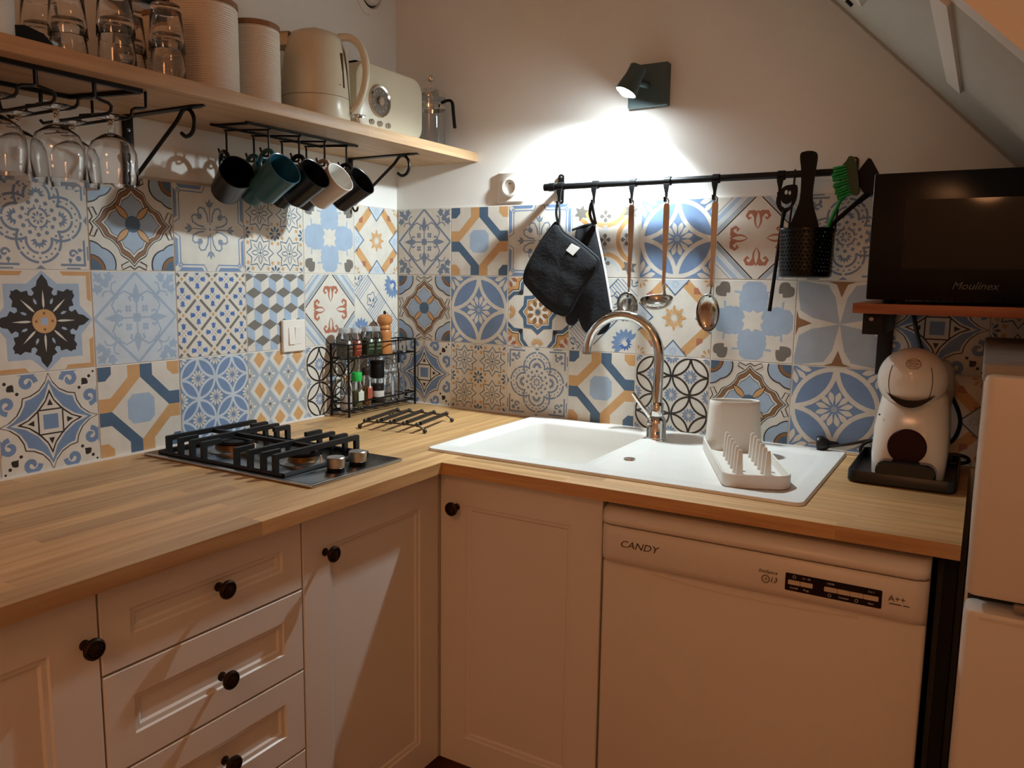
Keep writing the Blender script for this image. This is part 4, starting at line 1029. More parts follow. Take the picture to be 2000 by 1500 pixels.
# utensil rail
RY, RZ = -.05, 1.5445
ra = thing('utensil_rail', 'black metal utensil rail across the back wall above the sink', 'rail')
MB().cyl((.556,RY,RZ),(1.338,RY,RZ+.002),.0082,seg=16).obj('bar', black_metal, ra)
MB().cyl((.55,RY,RZ),(.566,RY,RZ),.0098,seg=16).obj('end_cap', black_plastic, ra)
for x in (.573, 1.324):
    m = MB(); o = rrect(x-.009,x+.009,RZ-.043,RZ+.04,.0085,5); m.loft([[(px,.004,z) for px,z in o],[(px,.0,z) for px,z in o]]); 
    m.tube([(x,.003,RZ+.003),(x,RY+.004,RZ)], [.008,.009], 10); m.tube([(x-.009,RY,RZ),(x+.009,RY,RZ)], .0115, 14)
    br = m.obj('bracket', black_metal, ra)
    for z in (RZ+.032, RZ-.033): MB().lathe([(.0038,0),(.0032,.0014),(.0001,.002)], 10).xf(Matrix.Translation((x,0,z)) @ BK).obj('screw', steel, br)
rail_hooks = [(.702,'left of the steel utensils, holding the oven mitt'),(.808,'holding the pasta server'),(.9,'holding the ladle'),(1.022,'holding the steel serving spoon'),(1.175,'holding the slotted black spoon')]
hk = None
def rail_hook(x, lab):
    global hk
    if hk is None:
        hk = thing('rail_hook', lab, 'hook', group='black hooks on the utensil rail')
        m = MB(); m.lathe([(.0092,-.008),(.0112,-.008),(.0112,.008),(.0092,.008)], 18).xf(Matrix.Rotation(PI/2,4,'Y')); m.obj('clip_ring', black_plastic, hk)
        m = MB(); m.loft([[(-.008,-.009,-.006),(.008,-.009,-.006),(.008,-.0125,-.006),(-.008,-.0125,-.006)],[(-.0065,-.009,-.016),(.0065,-.009,-.016),(.0065,-.0135,-.016),(-.0065,-.0135,-.016)],[(-.0035,-.007,-.03),(.0035,-.007,-.03),(.0035,-.011,-.03),(-.0035,-.011,-.03)],[(-.003,-.008,-.048),(.003,-.008,-.048),(.003,-.012,-.048),(-.003,-.012,-.048)],[(-.003,-.012,-.053),(.003,-.012,-.053),(.003,-.015,-.05),(-.003,-.015,-.05)],[(-.003,-.019,-.051),(.003,-.019,-.051),(.003,-.018,-.048),(-.003,-.018,-.048)],[(-.003,-.023,-.040),(.003,-.023,-.040),(.003,-.0205,-.040),(-.003,-.0205,-.040)]]); m.obj('hook', black_plastic, hk)
        o = hk
    else: o = dup(hk, lab)
    o.location = (x, RY, RZ+.0005); return o
for x, s in rail_hooks: rail_hook(x, 'black rail hook '+s)
rail_hook(.6, 'black rail hook holding the square pot holder')

# textiles
cloth = mat('black_cotton', '#15161a', .95, noise=.25, scale=40, bump=.5, bscale=120)
piping = mat('black_piping', '#1b1d21', .9)
def pillow(outline, y, th, quilt=0):
    o = smooth(outline, 3); n_ = len(o); cx = sum(p[0] for p in o)/n_; cz = sum(p[1] for p in o)/n_; m = MB()
    fr_, bk = [], []
    for f, d in ((1,0),(.97,.55),(.9,.8),(.75,.95),(.5,1),(.25,1.02),(.03,1)):
        A_, B_ = [], []
        for x, z in o:
            px, pz = cx+(x-cx)*f, cz+(z-cz)*f; w_ = quilt*(math.sin(px*70+pz*40)*math.sin(pz*55-px*30))*min(1,(1-f)*6)
            A_.append((px, y-th*d-w_, pz)); B_.append((px, y+th*.6*d, pz))
        fr_.append(A_); bk.append(B_)
    m.loft(bk[::-1]+fr_[1:]); return m, o
holder = [(.597,1.45),(.618,1.424),(.663,1.397),(.716,1.358),(.722,1.345),(.717,1.327),(.695,1.297),(.665,1.25),(.648,1.218),(.632,1.203),(.612,1.203),(.57,1.222),(.511,1.274),(.498,1.292),(.498,1.31),(.509,1.338),(.547,1.398),(.577,1.434)]
ph = thing('pot_holder', 'black quilted square pot holder with a white tag hanging at rail left', 'pot holder')
m, o = pillow(holder, -.062, .008, .0022); m.obj('pad', cloth, ph, smooth=80)
MB().tube([(x,-.063,z) for x,z in o], .0032, 6, True).obj('piping', piping, ph)
MB().tube(smooth([(.6,-.063,1.446),(.595,-.066,1.475),(.6,-.0665,1.502),(.606,-.066,1.478),(.603,-.063,1.446)], 4, False), .0055, 6, flat=.5).obj('loop', piping, ph)
m = MB(); q = [(.646,1.393),(.671,1.381),(.651,1.361),(.630,1.375)]; m.loft([[(x,-.0712,z) for x,z in q],[(x,-.0722,z) for x,z in q]]); m.obj('tag', mat('white_tag','#e8e8e4',.8), ph)
mitt = [(.640,1.428),(.668,1.438),(.699,1.446),(.711,1.398),(.731,1.32),(.752,1.22),(.749,1.18),(.735,1.158),(.706,1.149),(.676,1.156),(.66,1.18),(.654,1.204),(.648,1.18),(.632,1.172),(.617,1.182),(.618,1.21),(.632,1.25),(.642,1.339)]
om = thing('oven_mitt', 'black oven mitt with white piping partly behind the pot holder', 'oven mitt')
m, o = pillow(mitt, -.036, .009, .001); m.obj('mitt', cloth, om, smooth=80)
MB().tube(smooth([(.700,-.04,1.444),(.712,-.04,1.398),(.732,-.04,1.32),(.7535,-.04,1.22)], 4, False), .0032, 6).obj('white_trim', mat('white_trim','#dedede',.8), om)
MB().tube(smooth([(.63,-.038,1.43),(.668,-.038,1.441),(.70,-.038,1.447)], 4, False), .0032, 6).obj('cuff_piping', piping, om)
MB().tube(smooth([(.695,-.044,1.445),(.692,-.06,1.47),(.7,-.0675,1.497),(.704,-.065,1.475),(.702,-.044,1.445)], 4, False), .005, 6, flat=.5).obj('loop', piping, om)

# steel utensils
def handle_strip(m, x, zt, zb, y, lean=0):
    pr = [(zt,.006,.001),(zt-.004,.0075,.0012),(zt-.05,.0078,.0013),(zt-.12,.0055,.0016),(zt-.17,.0042,.0022),(zb,.0038,.0026)]
    L = []
    for z, hw, th in pr:
        t_ = (zt-z)/(zt-zb); L.append([(x+lean*t_-hw,y-th,z),(x+lean*t_+hw,y-th,z),(x+lean*t_+hw,y+th,z),(x+lean*t_-hw,y+th,z)])
    m.loft(L)
def eye(m, x, y, z): m.tube([(x+.0045*math.cos(2*PI*k/14), y, z+.007*math.sin(2*PI*k/14)) for k in range(14)], .0018, 6, True)
UY = RY-.0165
us = mat('polished_steel', '#c2bfba', .13, 1)
def half_bowl(m, cx, cy, cz, a, b, dep, M=None):
    """spoon bowl: rim ellipse in local xz, bulging +y; thin double shell"""
    st = len(m.v)
    for off, fl in ((0,1),(.0014,-1)):
        L = []
        for k in range(7):
            f = math.cos(PI/2*k/6.02); d = (dep-off)*math.sin(PI/2*k/6.02)
            L.append([((a-off)*f*math.cos(2*PI*i/28), d, (b-off)*f*math.sin(2*PI*i/28)) for i in range(28)])
        m.loft(L, False, True)
    # rim
    m.tube([(a*math.cos(2*PI*i/28), .0, b*math.sin(2*PI*i/28)) for i in range(28)], .0009, 5, True)
    X_ = Matrix.Translation((cx,cy,cz)) @ (M or Matrix.Identity(4)); m.xf(X_, st)
ld = thing('ladle', 'steel soup ladle hanging from the rail left of the serving spoon', 'ladle')
m = MB(); handle_strip(m, .905, 1.488, 1.285, UY); m.tube([(.905,UY,1.29),(.907,UY-.001,1.272),(.911,UY-.006,1.262)], [.0038,.0042,.005], 8); m.obj('handle', us, ld)
m = MB(); eye(m, .905, UY, 1.494); m.obj('hanging_eye', us, ld)
m = MB(); half_bowl(m, .9, UY-.034, 1.253, .041, .036, .026, Matrix.Rotation(RAD(-72),4,'X')); m.obj('bowl', us, ld)
sp = thing('serving_spoon', 'steel serving spoon hanging rightmost of the three steel utensils', 'spoon')
m = MB(); handle_strip(m, 1.027, 1.488, 1.285, UY); m.tube([(1.027,UY,1.29),(1.026,UY-.001,1.274),(1.025,UY,1.26)], [.0038,.0045,.009], 8, flat=.5); m.obj('handle', us, sp)
m = MB(); eye(m, 1.027, UY, 1.494); m.obj('hanging_eye', us, sp)
m = MB(); half_bowl(m, 1.022, UY-.004, 1.222, .0285, .046, .012, Matrix.Rotation(RAD(6),4,'X')); m.obj('bowl', us, sp)
ps = thing('pasta_server', 'steel pasta server hanging from the rail just above the tap', 'pasta server')
m = MB(); handle_strip(m, .812, 1.488, 1.28, UY); m.tube([(.812,UY,1.285),(.812,UY-.001,1.27),(.811,UY,1.255)], [.0038,.0045,.01], 8, flat=.5); m.obj('handle', us, ps)
m = MB(); eye(m, .812, UY, 1.494); m.obj('hanging_eye', us, ps)
m = MB(); half_bowl(m, .81, UY-.004, 1.232, .029, .036, .014, Matrix.Rotation(RAD(10),4,'X')); m.obj('bowl', us, ps)
for i in range(8):
    a = RAD(-80+i*45 if False else 200+i*20); x, z = .81+.029*math.cos(a), 1.232+.036*math.sin(a)
    MB().tube([(x,UY-.004,z),(x+.002*math.cos(a),UY-.016,z+.002*math.sin(a)),(x,UY-.024,z)], [.003,.0028,.0015], 6).obj('tooth', us, ps)

# slotted spoon hanging head up
ss = thing('slotted_spoon', 'black slotted spoon hanging head up beside the utensil basket', 'spoon')
head = [(1.215,1.519),(1.2,1.5205),(1.187,1.517),(1.176,1.505),(1.171,1.49),(1.172,1.476),(1.18,1.463),(1.19,1.456),(1.203,1.465),(1.213,1.48),(1.217,1.498)]
yo = RY-.022
bm = bmesh.new(); es = []
def bring(pts):
    vs = [bm.verts.new((x,yo,z)) for x,z in pts]; es.extend(bm.edges.new((vs[i-1],vs[i])) for i in range(len(vs)))
bring(smooth(head,3)[::-1])
for cx,cz,a,b in ((1.192,1.504,.004,.0055),(1.2,1.5025,.003,.005)): bring([(cx+a*math.cos(2*PI*k/12), cz+b*math.sin(2*PI*k/12)) for k in range(12)])
bring([(1.181,1.487),(1.186,1.480),(1.194,1.477),(1.203,1.481),(1.207,1.489),(1.208,1.481),(1.201,1.471),(1.191,1.4685),(1.183,1.474)])
bmesh.ops.triangle_fill(bm, use_beauty=True, edges=es)
ex = bmesh.ops.extrude_face_region(bm, geom=bm.faces[:]); bmesh.ops.translate(bm, vec=(0,.0035,0), verts=[g for g in ex['geom'] if isinstance(g, bmesh.types.BMVert)])
bmesh.ops.recalc_face_normals(bm, faces=bm.faces); me = bpy.data.meshes.new('head'); bm.to_mesh(me); bm.free(); me.materials.append(black_plastic)
ho = bpy.data.objects.new('head', me); C.objects.link(ho); ho.parent = ss
MB().tube([(1.19,yo+.002,1.462),(1.187,yo+.002,1.44),(1.178,yo+.004,1.34),(1.169,yo+.004,1.231)], [.0055,.0042,.0042,.0045], 10).obj('handle', black_plastic, ss)

# basket with utensils
bk = thing('utensil_basket', 'black perforated metal basket hanging from the right end of the rail', 'basket', (1.253, -.118, 1.31))
m = MB(); SEG, RW, R_ = 40, 11, .058
def cylp(u, v): 
    r = R_*(1-.035*(1-v/RW)); a = 2*PI*u/SEG; return (r*math.cos(a), r*math.sin(a), .012+.09*v/RW)
for v in range(RW):
    for u in range(SEG):
        s_ = .5*(v % 2); O_ = [(u+s_,v),(u+s_+1,v),(u+s_+1,v+1),(u+s_,v+1)]; c_ = (u+s_+.5, v+.5)
        I_ = [(c_[0]+.27*math.cos(a), c_[1]+.3*math.sin(a)) for a in (-2.356,-.785,.785,2.356)]
        m.add([cylp(*q) for q in O_+I_], [(k, (k+1) % 4, 4+(k+1) % 4, 4+k) for k in range(4)])
o = m.obj('mesh_wall', mat('basket_enamel', '#060607', .25, spec=.35), bk, smooth=0); sd = o.modifiers.new('solid', 'SOLIDIFY'); sd.thickness = .0012
bke = MATS['basket_enamel']
MB().lathe([(.0001,0),(.05,0),(.055,.003),(.0565,.014),(.0552,.014),(.053,.004),(.0001,.0015)], 44).obj('base', bke, bk)
MB().lathe([(.0575,.1),(.0605,.1),(.0615,.104),(.0605,.108),(.0575,.108)], 44).obj('rim', bke, bk)
for x in (-.048, .052):
    MB().tube(smooth([(x,.032,.104),(x,.05,.15),(x,.062,.2),(x,.066,.236),(x,.068,.2455),(x,.075,.242)], 3, False), .0025, 6).obj('hanger', black_metal, bk)
def flat_tool(name, o, y, th, mt, parent):
    m = MB(); m.loft([[(x,y,z) for x,z in o],[(x,y+th,z) for x,z in o]]); return m.obj(name, mt, parent)
tu = thing('black_turner', 'wide black nylon turner standing handle up in the basket', 'turner')
flat_tool('handle', smooth([(1.226,1.578),(1.234,1.5865),(1.253,1.5865),(1.263,1.577),(1.2605,1.542),(1.2575,1.494),(1.263,1.46),(1.276,1.415),(1.28,1.33),(1.215,1.33),(1.212,1.415),(1.223,1.455),(1.231,1.484),(1.231,1.539)], 3), -.112, .006, black_plastic, tu)
gb = thing('green_brush', 'dish brush with bright green bristles standing head up in the basket', 'brush')
grn = mat('green_bristle', '#1f9a4a', .6); dgr = mat('green_handle', '#0d3a20', .4)
flat_tool('head', smooth([(1.318,1.549),(1.325,1.559),(1.329,1.567),(1.334,1.569),(1.340,1.566),(1.343,1.556),(1.351,1.525),(1.354,1.49),(1.338,1.489),(1.33,1.505),(1.322,1.53)],3), -.128, .012, dgr, gb)
m = MB(); rb = random.Random(5)
for j in range(11):
    for i in range(4):
        t_ = j/10; x0, z0 = 1.322+.014*t_, 1.549-.058*t_; yy = -.131+.005*i
        dx, dz = -.022-.004*math.sin(PI*t_)+rb.uniform(-.002,.002), -.006-.006*t_+rb.uniform(-.002,.002)
        m.tube([(x0+.004,yy,z0),(x0+dx,yy-.002+.0012*i,z0+dz)], [.0019,.0026], 5)
m.obj('bristles', grn, gb)['kind'] = 'stuff'
MB().tube(smooth([(1.342,-.121,1.5),(1.32,-.122,1.48),(1.312,-.122,1.462),(1.303,-.122,1.44),(1.285,-.12,1.38),(1.277,-.118,1.335)], 4, False), .006, 10, flat=.7).obj('handle', grn, gb)
st_ = thing('black_spatula', 'black angular slotted spatula leaning right out of the basket', 'spatula')
flat_tool('blade', [(1.365,1.567),(1.371,1.564),(1.389,1.532),(1.383,1.49),(1.367,1.484),(1.35,1.508),(1.346,1.54)][::-1], -.098, .004, black_plastic, st_)
MB().tube([(1.37,-.096,1.492),(1.34,-.1,1.465),(1.312,-.105,1.438),(1.29,-.112,1.41),(1.245,-.13,1.345)], [.007,.005,.005,.005,.005], 8).obj('handle', black_plastic, st_)

# ================================================================ microwave shelf and microwave
ms_m = wood('red_wood', '#a5623c', '#7f3f22', 0, .45, .05)
msf = MB(); msf.box(1.386, 1.95, -.335, 0, 1.243, 1.262, .001); msf = msf.obj('microwave_shelf', ms_m); tag(msf, 'short reddish wooden shelf under the microwave', 'shelf')
for x, lab in ((1.4155,'black steel bracket under the left end of the microwave shelf'),(1.9,'black steel bracket under the right end of the microwave shelf, out of view')):
    if x > 1.8: continue
    b = thing('shelf_bracket', lab, 'bracket', (x, 0, 1.243))
    m = MB(); m.box(-.016,.016,-.006,-.0003,-.15,-.0005,.0008); m.obj('wall_leg', black_metal, b)
    m = MB(); m.box(-.02,.018,-.25,-.0003,-.045,-.0005,.0008); m.obj('shelf_arm', black_metal, b)
    MB().lathe([(.0045,0),(.004,.0012),(.0001,.0018)], 12).xf(Matrix.Translation((-.004,-.2505,-.014)) @ BK).obj('screw', steel, b)
mw = thing('microwave', 'black microwave oven with glossy door on the small wooden shelf', 'microwave', (1.408, 0, 1.262))
MB().box(.006, .434, -.31, -.02, .012, .238, .004).obj('casing', black_plastic, mw)
MB().rbox(.33, .44, -.335, -.31, .008, .242, .004, 3, .003).obj('control_panel', black_plastic, mw)
MB().rbox(.0, .329, -.335, -.31, .008, .242, .004, 3, .003).obj('door', mat('microwave_door', '#050506', .2, spec=.3), mw)
m = MB(); o = rrect(.057,.3,.066,.192,.004,3); m.loft([[(x,-.3345,z) for x,z in o],[(x,-.3358,z) for x,z in o]]); m.obj('door_window', mat('microwave_glass', '#020203', .05, spec=.25), mw)
for x in (.02,.38):
    for y in (-.28,-.06): MB().lathe([(.012,0),(.012,.012)], 16, (x+.015,y,0), True, True).obj('foot', black_plastic, mw)
text('lettering', 'Moulinex', .0195, face_back((.179,-.3356,.036)), mat('print_grey', '#4c4d50', .5), mw, shear=.35)

# ================================================================ coffee machine and tray
tr = thing('drip_tray', 'black plastic tray under the capsule coffee machine', 'tray', (1.4895, -.158, .9))
m = MB(); o = rrect(-.098,.098,-.135,.135,.018,5); m.loft([[(x,y,0) for x,y in offs(o,-.004)],[(x,y,.004) for x,y in o],[(x,y,.024) for x,y in o],[(x,y,.0255) for x,y in offs(o,-.001)],[(x,y,.0255) for x,y in offs(o,-.003)],[(x,y,.008) for x,y in offs(o,-.006)]]); m.obj('tray', mat('tray_black','#0a0a0b',.3), tr)
cm = thing('coffee_machine', 'white rounded capsule coffee machine with dark red round panel', 'coffee machine', (1.497, -.165, .908))
wg_ = mat('coffee_white', '#ddd6cb', .14)
L = []
for z, hw, hd, r in ((0,.064,.095,.03),(.01,.0665,.098,.03),(.05,.069,.1,.034),(.1,.068,.096,.04),(.14,.064,.09,.045),(.165,.060,.08,.046),(.182,.052,.066,.042)): L.append([(x, y+(.01 if z > .1 else 0), z) for x, y in rrect(-hw,hw,-hd,hd,r,7)])
m = MB(); m.loft(L); m.obj('body', wg_, cm)
MB().sphere((-.006,-.035,.2), .0655, 36, 22, .98).obj('head', wg_, cm)
m = MB()   # front flap on the head with its seams
def sph(a, b, r=.0662): return (-.006+r*math.sin(a)*math.cos(b), -.035-r*math.cos(a)*math.cos(b), .2+r*.98*math.sin(b))
L = [[sph(-.62+1.24*i/10, -.62+1.7*j/12) for i in range(11)] for j in range(13)]
vs_ = [p_ for l in L for p_ in l]; m.add(vs_, [(j*11+i, j*11+i+1, (j+1)*11+i+1, (j+1)*11+i) for j in range(12) for i in range(10)]); m.obj('flap', wg_, cm)
seam = mat('seam_dark', '#141013', .4)
for s in (-.625,.625): MB().tube([sph(s, -.62+1.1*j/10, .0664) for j in range(11)], .0007, 5).obj('seam', seam, cm)
q = [(-.043+.086*i/12) for i in range(13)]
o = [(x-.004, .150+.024*(x/.043)**2) for x in q]+[(x-.004, .164+.0105*(x/.043)**2) for x in q[::-1]]
m = MB(); m.loft([[(x, -.101+.022*((x+.004)/.043)**2, z) for x, z in o], [(x, -.06, z) for x, z in o]]); m.obj('lever_slot', mat('plum_gloss', '#120a10', .12), cm)
m = MB(); m.lathe([(.0001,.0052),(.034,.0045),(.0355,.003),(.0355,0)], 40).xf(Matrix.Translation((-.002,-.099,.072)) @ BK); m.obj('round_panel', mat('dark_red', '#2a080e', .4, spec=.2), cm)
m = MB(); o = rrect(-.054,.054,.004,.044,.019,6); m.loft([[(x,-.09,z) for x,z in o],[(x,-.124,z) for x,z in o],[(x,-.127,z) for x,z in offs(o,-.003)]]); m.obj('cup_stand', black_gloss, cm)
MB().sphere((-.058,-.078,.128), .002, 8, 6).obj('indicator', black_plastic, cm)
gp = mat('bronze_print', '#7a5a40', .5)
m = MB(); m.tube([sph(.06+.24*math.cos(2*PI*k/28), .60+.18*math.sin(2*PI*k/28), .0667) for k in range(28)], .0006, 4, True); m.obj('emblem', gp, cm)
def on_head(a, b): 
    p_ = Vector(sph(a, b, .0668)); n_ = (p_-Vector((-.006,-.035,.2))).normalized(); x_ = Vector((math.cos(a), math.sin(a), 0)); y_ = n_.cross(x_)
    return Matrix.Translation(p_) @ Matrix((x_, y_, n_)).transposed().to_4x4()
text('lettering', 'NESCAFE', .0052, on_head(.06,.69), gp, cm); text('lettering', 'Dolce', .0075, on_head(.06,.6), gp, cm); text('lettering', 'Gusto', .0062, on_head(.06,.51), gp, cm)
m = MB(); L = []
for z, hw in ((.02,.055),(.1,.06),(.17,.068),(.215,.064),(.23,.05)): L.append([(x,y,z) for x,y in rrect(-hw,hw,.085,.135,.02,4)])
m.loft(L); m.obj('water_tank', mat('tank_plastic', '#bdb8b0', .2), cm)
cable = mat('black_cable', '#0a0a0b', .4)
pc = thing('power_cable', 'black cable with plug lying on the worktop beside the coffee machine tray', 'cable')
MB().tube(smooth([(1.315,-.03,.916),(1.36,-.02,.926),(1.40,-.012,.938),(1.44,-.012,.942)], 5, False), .0035, 8).obj('cord', cable, pc)
m = MB(); m.lathe([(.0001,0),(.017,0),(.019,.004),(.019,.014),(.014,.022),(.008,.03),(.006,.045),(.0035,.05)], 20).xf(Matrix.Translation((1.287,-.028,.9195)) @ Matrix.Rotation(RAD(15),4,'Z') @ Matrix.Rotation(RAD(88),4,'Y')); m.obj('plug', cable, pc)
for dy in (-.0095,.0095): MB().cyl((1.287,-.028+dy,.919),(1.27,-.032+dy,.9185),.0024,seg=8).obj('pin', steel, pc)
MB().tube(smooth([(1.44,-.016,.935),(1.41,-.018,.94),(1.388,-.02,.928),(1.383,-.022,.912),(1.392,-.02,.9045),(1.43,-.016,.9045)], 4, False), .0035, 8).obj('cord_loop', cable, pc)
mc = thing('hanging_cable', 'black microwave cable hanging down behind the coffee machine', 'cable')
MB().tube(smooth([(1.470,-.012,1.243),(1.478,-.012,1.2),(1.5,-.012,1.14),(1.55,-.012,1.07),(1.578,-.012,1.01),(1.572,-.012,.965),(1.55,-.014,.94),(1.545,-.02,.92)], 5, False), .0045, 8).obj('cord', cable, mc)
MB().tube(smooth([(1.545,-.02,.918),(1.57,-.012,.926),(1.597,-.016,.924),(1.60,-.026,.915),(1.57,-.03,.91),(1.548,-.026,.911)], 4), .0042, 8, True).obj('cord_loop', cable, mc)

# ================================================================ dish rack on the drainer
dr = thing('dish_rack', 'white drainer rack with two rows of prongs and a cutlery cup', 'dish rack', (1.181, -.292, .9032), RAD(23.5))
dw2 = mat('rack_white', '#ddd8cf', .45)
m = MB(); o = rrect(-.066,.066,-.192,.192,.03,6)
m.loft([[(x,y,0) for x,y in offs(o,-.002)],[(x,y,.002) for x,y in o],[(x,y,.026) for x,y in o],[(x,y,.0275) for x,y in offs(o,-.0015)],[(x,y,.0265) for x,y in offs(o,-.004)],[(x,y,.009) for x,y in offs(o,-.007)]]); m.obj('tray', dw2, dr)
pg = None
for sx in (-.0275,.0275):
    for j in range(6):
        if pg is None:
            m = MB(); m.loft([[(x,y,z) for x,y in rrect(-hx,hx,-hy,hy,min(hx,hy)*.6,2)] for z, hx, hy in ((0,.0085,.005),(.006,.0072,.0042),(.05,.0045,.003),(.056,.003,.002))]); pg = m.obj('prong', dw2, dr); o_ = pg
        else: o_ = child_copy(pg, dr)
        o_.location = (sx, -.135+j*.037, .0085)
m = MB(); L = []
for z, hx, hy in ((.0,.062,.034),(.03,.0625,.034),(.1,.0575,.03),(.112,.0565,.029),(.1145,.0550,.0275),(.1125,.0535,.026),(.03,.0575,.0295),(.012,.056,.028)): L.append([(x, y+.145, z+.0085) for x, y in rrect(-hx,hx,-hy,hy,hy*.98,8)])
m.loft(L); m.obj('cutlery_cup', dw2, dr)

# ================================================================ trivet
tv = thing('trivet', 'dark metal trivet with five rods on the worktop near the corner', 'trivet', (.282, -.322, .9), RAD(-2))
gun = mat('gunmetal', '#4a443f', .35, .8); ctr = Vector((.282,-.322)); 
fe = [Vector(q) for q in ((.206,-.418),(.391,-.379),(.356,-.208),(.169,-.245))]
def lv(p_, z): d = Vector(p_)-ctr; return (d.x, d.y, z)
tv.rotation_euler = (0,0,0)
for a, b in ((fe[0],fe[1]),(fe[3],fe[2])):
    q = [lv(a,.008), lv(a.lerp(b,.1),.018), lv(a.lerp(b,.25),.0195), lv(a.lerp(b,.5),.0205), lv(a.lerp(b,.75),.0195), lv(a.lerp(b,.9),.018), lv(b,.008)]
    MB().tube(smooth(q, 3, False), .0022, 6).obj('side_wire', gun, tv)
for f in fe: MB().sphere(lv(f,.0058), .0058, 12, 8).obj('foot', gun, tv)
for k in range(5):
    s = .1+.2*k; a = fe[0].lerp(fe[1], s); b = fe[3].lerp(fe[2], s); d_ = (b-a).normalized()*.012
    za = .0215+.002*math.sin(PI*s)
    MB().tube([lv(a-d_*.6,za),lv(b+d_*.6,za)], .002, 6).obj('rod_core', gun, tv)
    r_ = MB().tube([lv(a+d_,za),lv(b-d_,za)], .0055, 10).obj('rod', gun, tv)
    for e_ in (a-d_*.5, b+d_*.5): MB().sphere(lv(e_,za), .006, 12, 8).obj('rod_end', gun, r_)

# ================================================================ spice rack
sr = thing('spice_rack', 'two-tier black wire spice rack on the worktop in the corner', 'rack', (0,0,.9))
x0, x1, y0, y1 = .012, .088, -.318, -.014; wr = .0022
x1 = .078
for x, y in ((x0,y0),(x1,y0),(x0,y1),(x1,y1)): MB().cyl((x,y,.0),(x,y,.208),.0034,seg=8).obj('post', black_metal, sr)
for z in (.206,.166,.04,.0165):
    m = MB(); m.tube([(x0,y0,z),(x1,y0,z),(x1,y1,z),(x0,y1,z)], wr, 6, True) if False else None
    for a, b in (((x0,y0),(x1,y0)),((x1,y0),(x1,y1)),((x1,y1),(x0,y1)),((x0,y1),(x0,y0))): MB().cyl((*a,z),(*b,z),wr,seg=6).obj('rail', black_metal, sr)
for z in (.1645,.015):
    for k in range(5): x = x0+(x1-x0)*(k+.5)/5; MB().cyl((x,y0,z),(x,y1,z),.0013,seg=6).obj('shelf_wire', black_metal, sr)
for k in range(3):   # ring ornament on the end
    MB().tube([((x0+x1)/2+.018*math.cos(2*PI*j/18), y0, .065+.036*k+.018*math.sin(2*PI*j/18)) for j in range(18)], .0014, 5, True).obj('ornament', black_metal, sr)
ZU, ZL = .9+.1662, .9+.0167
frost = mat('clear_lid', '#d8dcdc', .25, trans=.6)
def spice(label, y, z, r, h, fill, lidm, lid_h=.014, capsule=False, square=True, x=.044, labelc=None, level=.8):
    t = thing('spice_jar', label, 'jar', (x, y, z), group='spice jars in the rack')
    sh_ = (lambda rr: rrect(-rr,rr,-rr,rr,rr*.35,4)) if square else (lambda rr: [(rr*math.cos(2*PI*i/24), rr*math.sin(2*PI*i/24)) for i in range(24)])
    m = MB(); m.loft([[(a,b,zz) for a,b in sh_(rr)] for rr, zz in ((r*.94,0),(r,.002),(r,h*.8),(r*.8,h*.92),(r*.78,h))]); m.obj('glass', glass, t)
    m = MB(); m.loft([[(a,b,zz) for a,b in sh_(rr)] for rr, zz in ((r*.84,.0035),(r*.88,.005),(r*.88,h*level*.8))]); m.obj('contents', fill, t)
    MB().lathe([(.0001,h+.0002),(r*.9,h+.0002),(r*.92,h+.001),(r*.92,h+lid_h-.001),(r*.88,h+lid_h),(.0001,h+lid_h)], 24).obj('lid', lidm, t)
    if labelc:
        m = MB(); m.box(r+.0002,r+.0007,-r*.7,r*.7,h*.25,h*.62); m.obj('label', labelc, t)
        m = MB(); m.lathe([(.0001,.0008),(r*.3,.0006),(r*.3,0)], 16).xf(Matrix.Translation((r+.0004,0,h*.62)) @ XR); m.obj('round_mark', mat('mark_white','#dcdcd6',.6), t)
    return t
paper_w = mat('paper_pale', '#c9d2c0', .7); paper_d = mat('paper_olive', '#4c5a40', .7); red_p = mat('paper_red', '#a6503a', .7)
spice('square glass spice jar with grey-brown spice, leftmost on the upper tier', -.296, ZU, .0185, .072, mat('spice_grey','#5f5a48',.9,noise=.4,scale=300), frost, labelc=mat('paper_grey','#5a5648',.7))
spice('square glass jar with red paprika on the upper tier', -.252, ZU, .0155, .07, mat('spice_red','#a8482c',.9,noise=.2,scale=300), frost, labelc=red_p)
spice('square glass jar with dark green herbs beside the red paprika jar', -.2, ZU, .0175, .072, mat('spice_green','#3c4a2e',.9,noise=.5,scale=300), frost, labelc=paper_d)
spice('square glass jar with green herbs next to the pepper mill', -.163, ZU, .0165, .07, MATS['spice_green'], frost, labelc=paper_d)
pmx = thing('pepper_mill', 'turned wooden pepper mill on the upper tier of the spice rack', 'pepper mill', (.044, -.118, ZU))
pw = mat('mill_wood', '#b87a45', .35, noise=.1, scale=10)
MB().lathe([(.0001,0),(.0235,0),(.024,.003),(.0215,.03),(.0185,.042),(.0205,.055),(.0205,.066),(.0175,.072)], 32, cap1=True).obj('body', pw, pmx)
MB().lathe([(.0165,.073),(.019,.076),(.019,.082),(.0165,.086),(.0225,.094),(.0235,.102),(.021,.112),(.013,.118),(.0001,.1195)], 32, cap0=True).obj('head', pw, pmx)
MB().lathe([(.004,.119),(.0045,.126),(.003,.129),(.0001,.1295)], 14).obj('finial', bronze, pmx)
gj = thing('glass_pot', 'small empty glass pot at the right end of the upper tier', 'jar', (.044, -.052, ZU))
MB().lathe([(.0001,0),(.022,0),(.024,.003),(.024,.036),(.0225,.036),(.0222,.006),(.0001,.005)], 28).obj('pot', glass, gj)
salt = mat('salt_white', '#d9cfc8', .9)
spice('glass salt shaker half full of white salt at lower left', -.292, ZL, .0175, .085, salt, chrome, .016, square=False, level=.6)
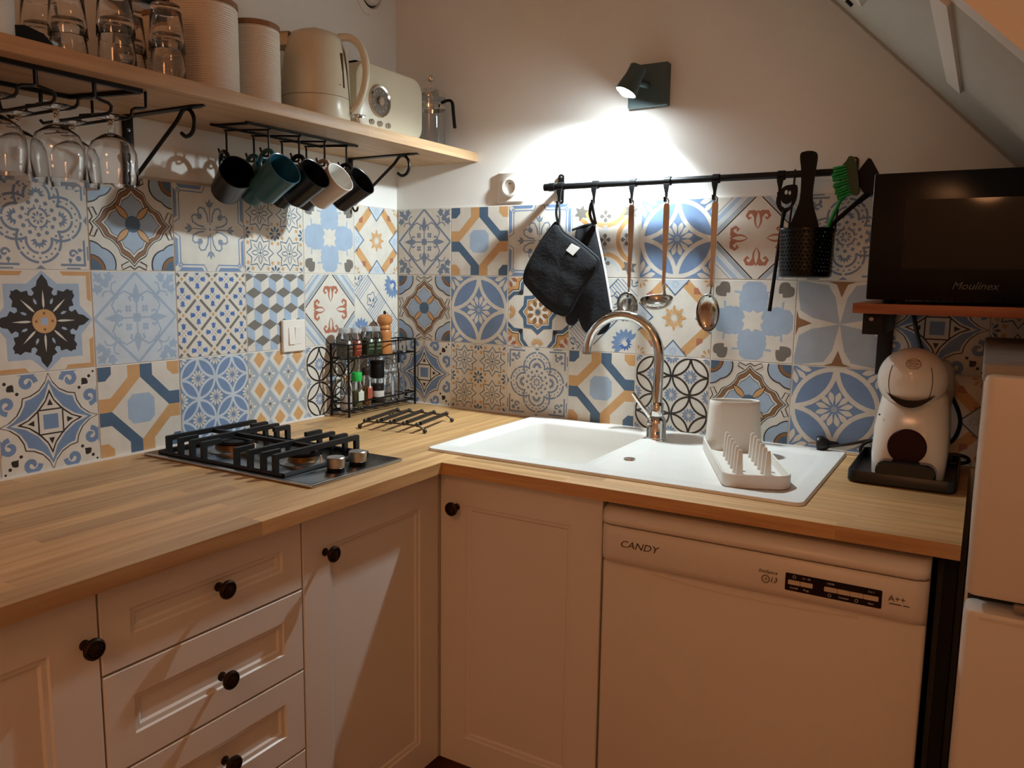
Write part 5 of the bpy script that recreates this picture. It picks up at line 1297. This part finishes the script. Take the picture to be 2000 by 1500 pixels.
o = spice('spice jar with bright green cap on the lower tier', -.246, ZL, .0165, .078, mat('spice_olive','#7d7a50',.9,noise=.4,scale=300), mat('green_cap','#24b24a',.4), .026, square=False, labelc=paper_w)
spice('small bottle with orange and red label beside the green-capped jar', -.205, ZL, .0145, .092, mat('spice_orange','#8a5a34',.9,noise=.3,scale=200), mat('cap_dark','#2c1f1a',.4), .02, square=False, labelc=red_p)
gr_ = thing('black_grinder', 'black-topped pepper grinder on the lower tier of the spice rack', 'grinder', (.044, -.154, ZL))
MB().lathe([(.0001,0),(.018,0),(.0195,.003),(.0195,.07),(.0175,.078)], 28, cap1=True).obj('glass', glass, gr_)
MB().lathe([(.0001,.003),(.0175,.003),(.0175,.06),(.0001,.06)], 24).obj('peppercorns', mat('pepper','#1a1614',.7,noise=.5,scale=400), gr_)
MB().lathe([(.0198,.022),(.0199,.0225),(.0199,.04),(.0198,.0405)], 28).obj('label', mat('grinder_label','#c9c6c0',.7), gr_)
MB().lathe([(.019,.0785),(.0205,.08),(.0205,.118),(.0195,.121),(.0215,.123),(.0215,.13),(.0001,.131)], 28, cap0=True).obj('cap', black_plastic, gr_)
for y, lab, h in ((-.102,'clear ribbed glass bottle beside the black grinder',.1),(-.057,'clear ribbed glass bottle at the right end of the lower tier',.1)):
    t = thing('glass_bottle', lab, 'bottle', (.044, y, ZL), group='clear bottles in the rack')
    MB().lathe([(.0001,0),(.019,0),(.021,.004),(.021,.06),(.018,.075),(.009,.088),(.0085,h),(.0075,h),(.008,.088),(.0165,.074),(.0192,.06),(.019,.006),(.0001,.004)], 30, flute=lambda a: 1+.02*math.sin(12*a)).obj('bottle', glass, t)
    MB().lathe([(.0001,h),(.0095,h),(.0105,h+.004),(.009,h+.014),(.0001,h+.016)], 18).obj('stopper', glass, t)

# ================================================================ warm lamps of the room behind the viewer
warm = mat('lamp_glow', (1.0,.44,.19,1), .6, emit=ROOM_E)
pdl = thing('pendant_lamp', 'warm glowing globe pendant lamp behind the viewer, seen only in reflections', 'lamp', (1.57, -3.3, 1.8))
MB().sphere((0,0,0), .1, 24, 14).obj('globe', warm, pdl); MB().cyl((0,0,.13),(0,0,.7),.004,seg=8).obj('cord', black_plastic, pdl)
cl = thing('ceiling_lamp', 'warm round ceiling lamp in the room behind the viewer', 'lamp', (1.3, -3.0, 2.5))
MB().lathe([(.0001,-.07),(.1,-.068),(.17,-.05),(.2,-.012)], 36).obj('diffuser', warm, cl); MB().lathe([(.205,-.014),(.21,-.012),(.21,-.0005)], 36, cap1=True).obj('rim', white_plastic, cl)
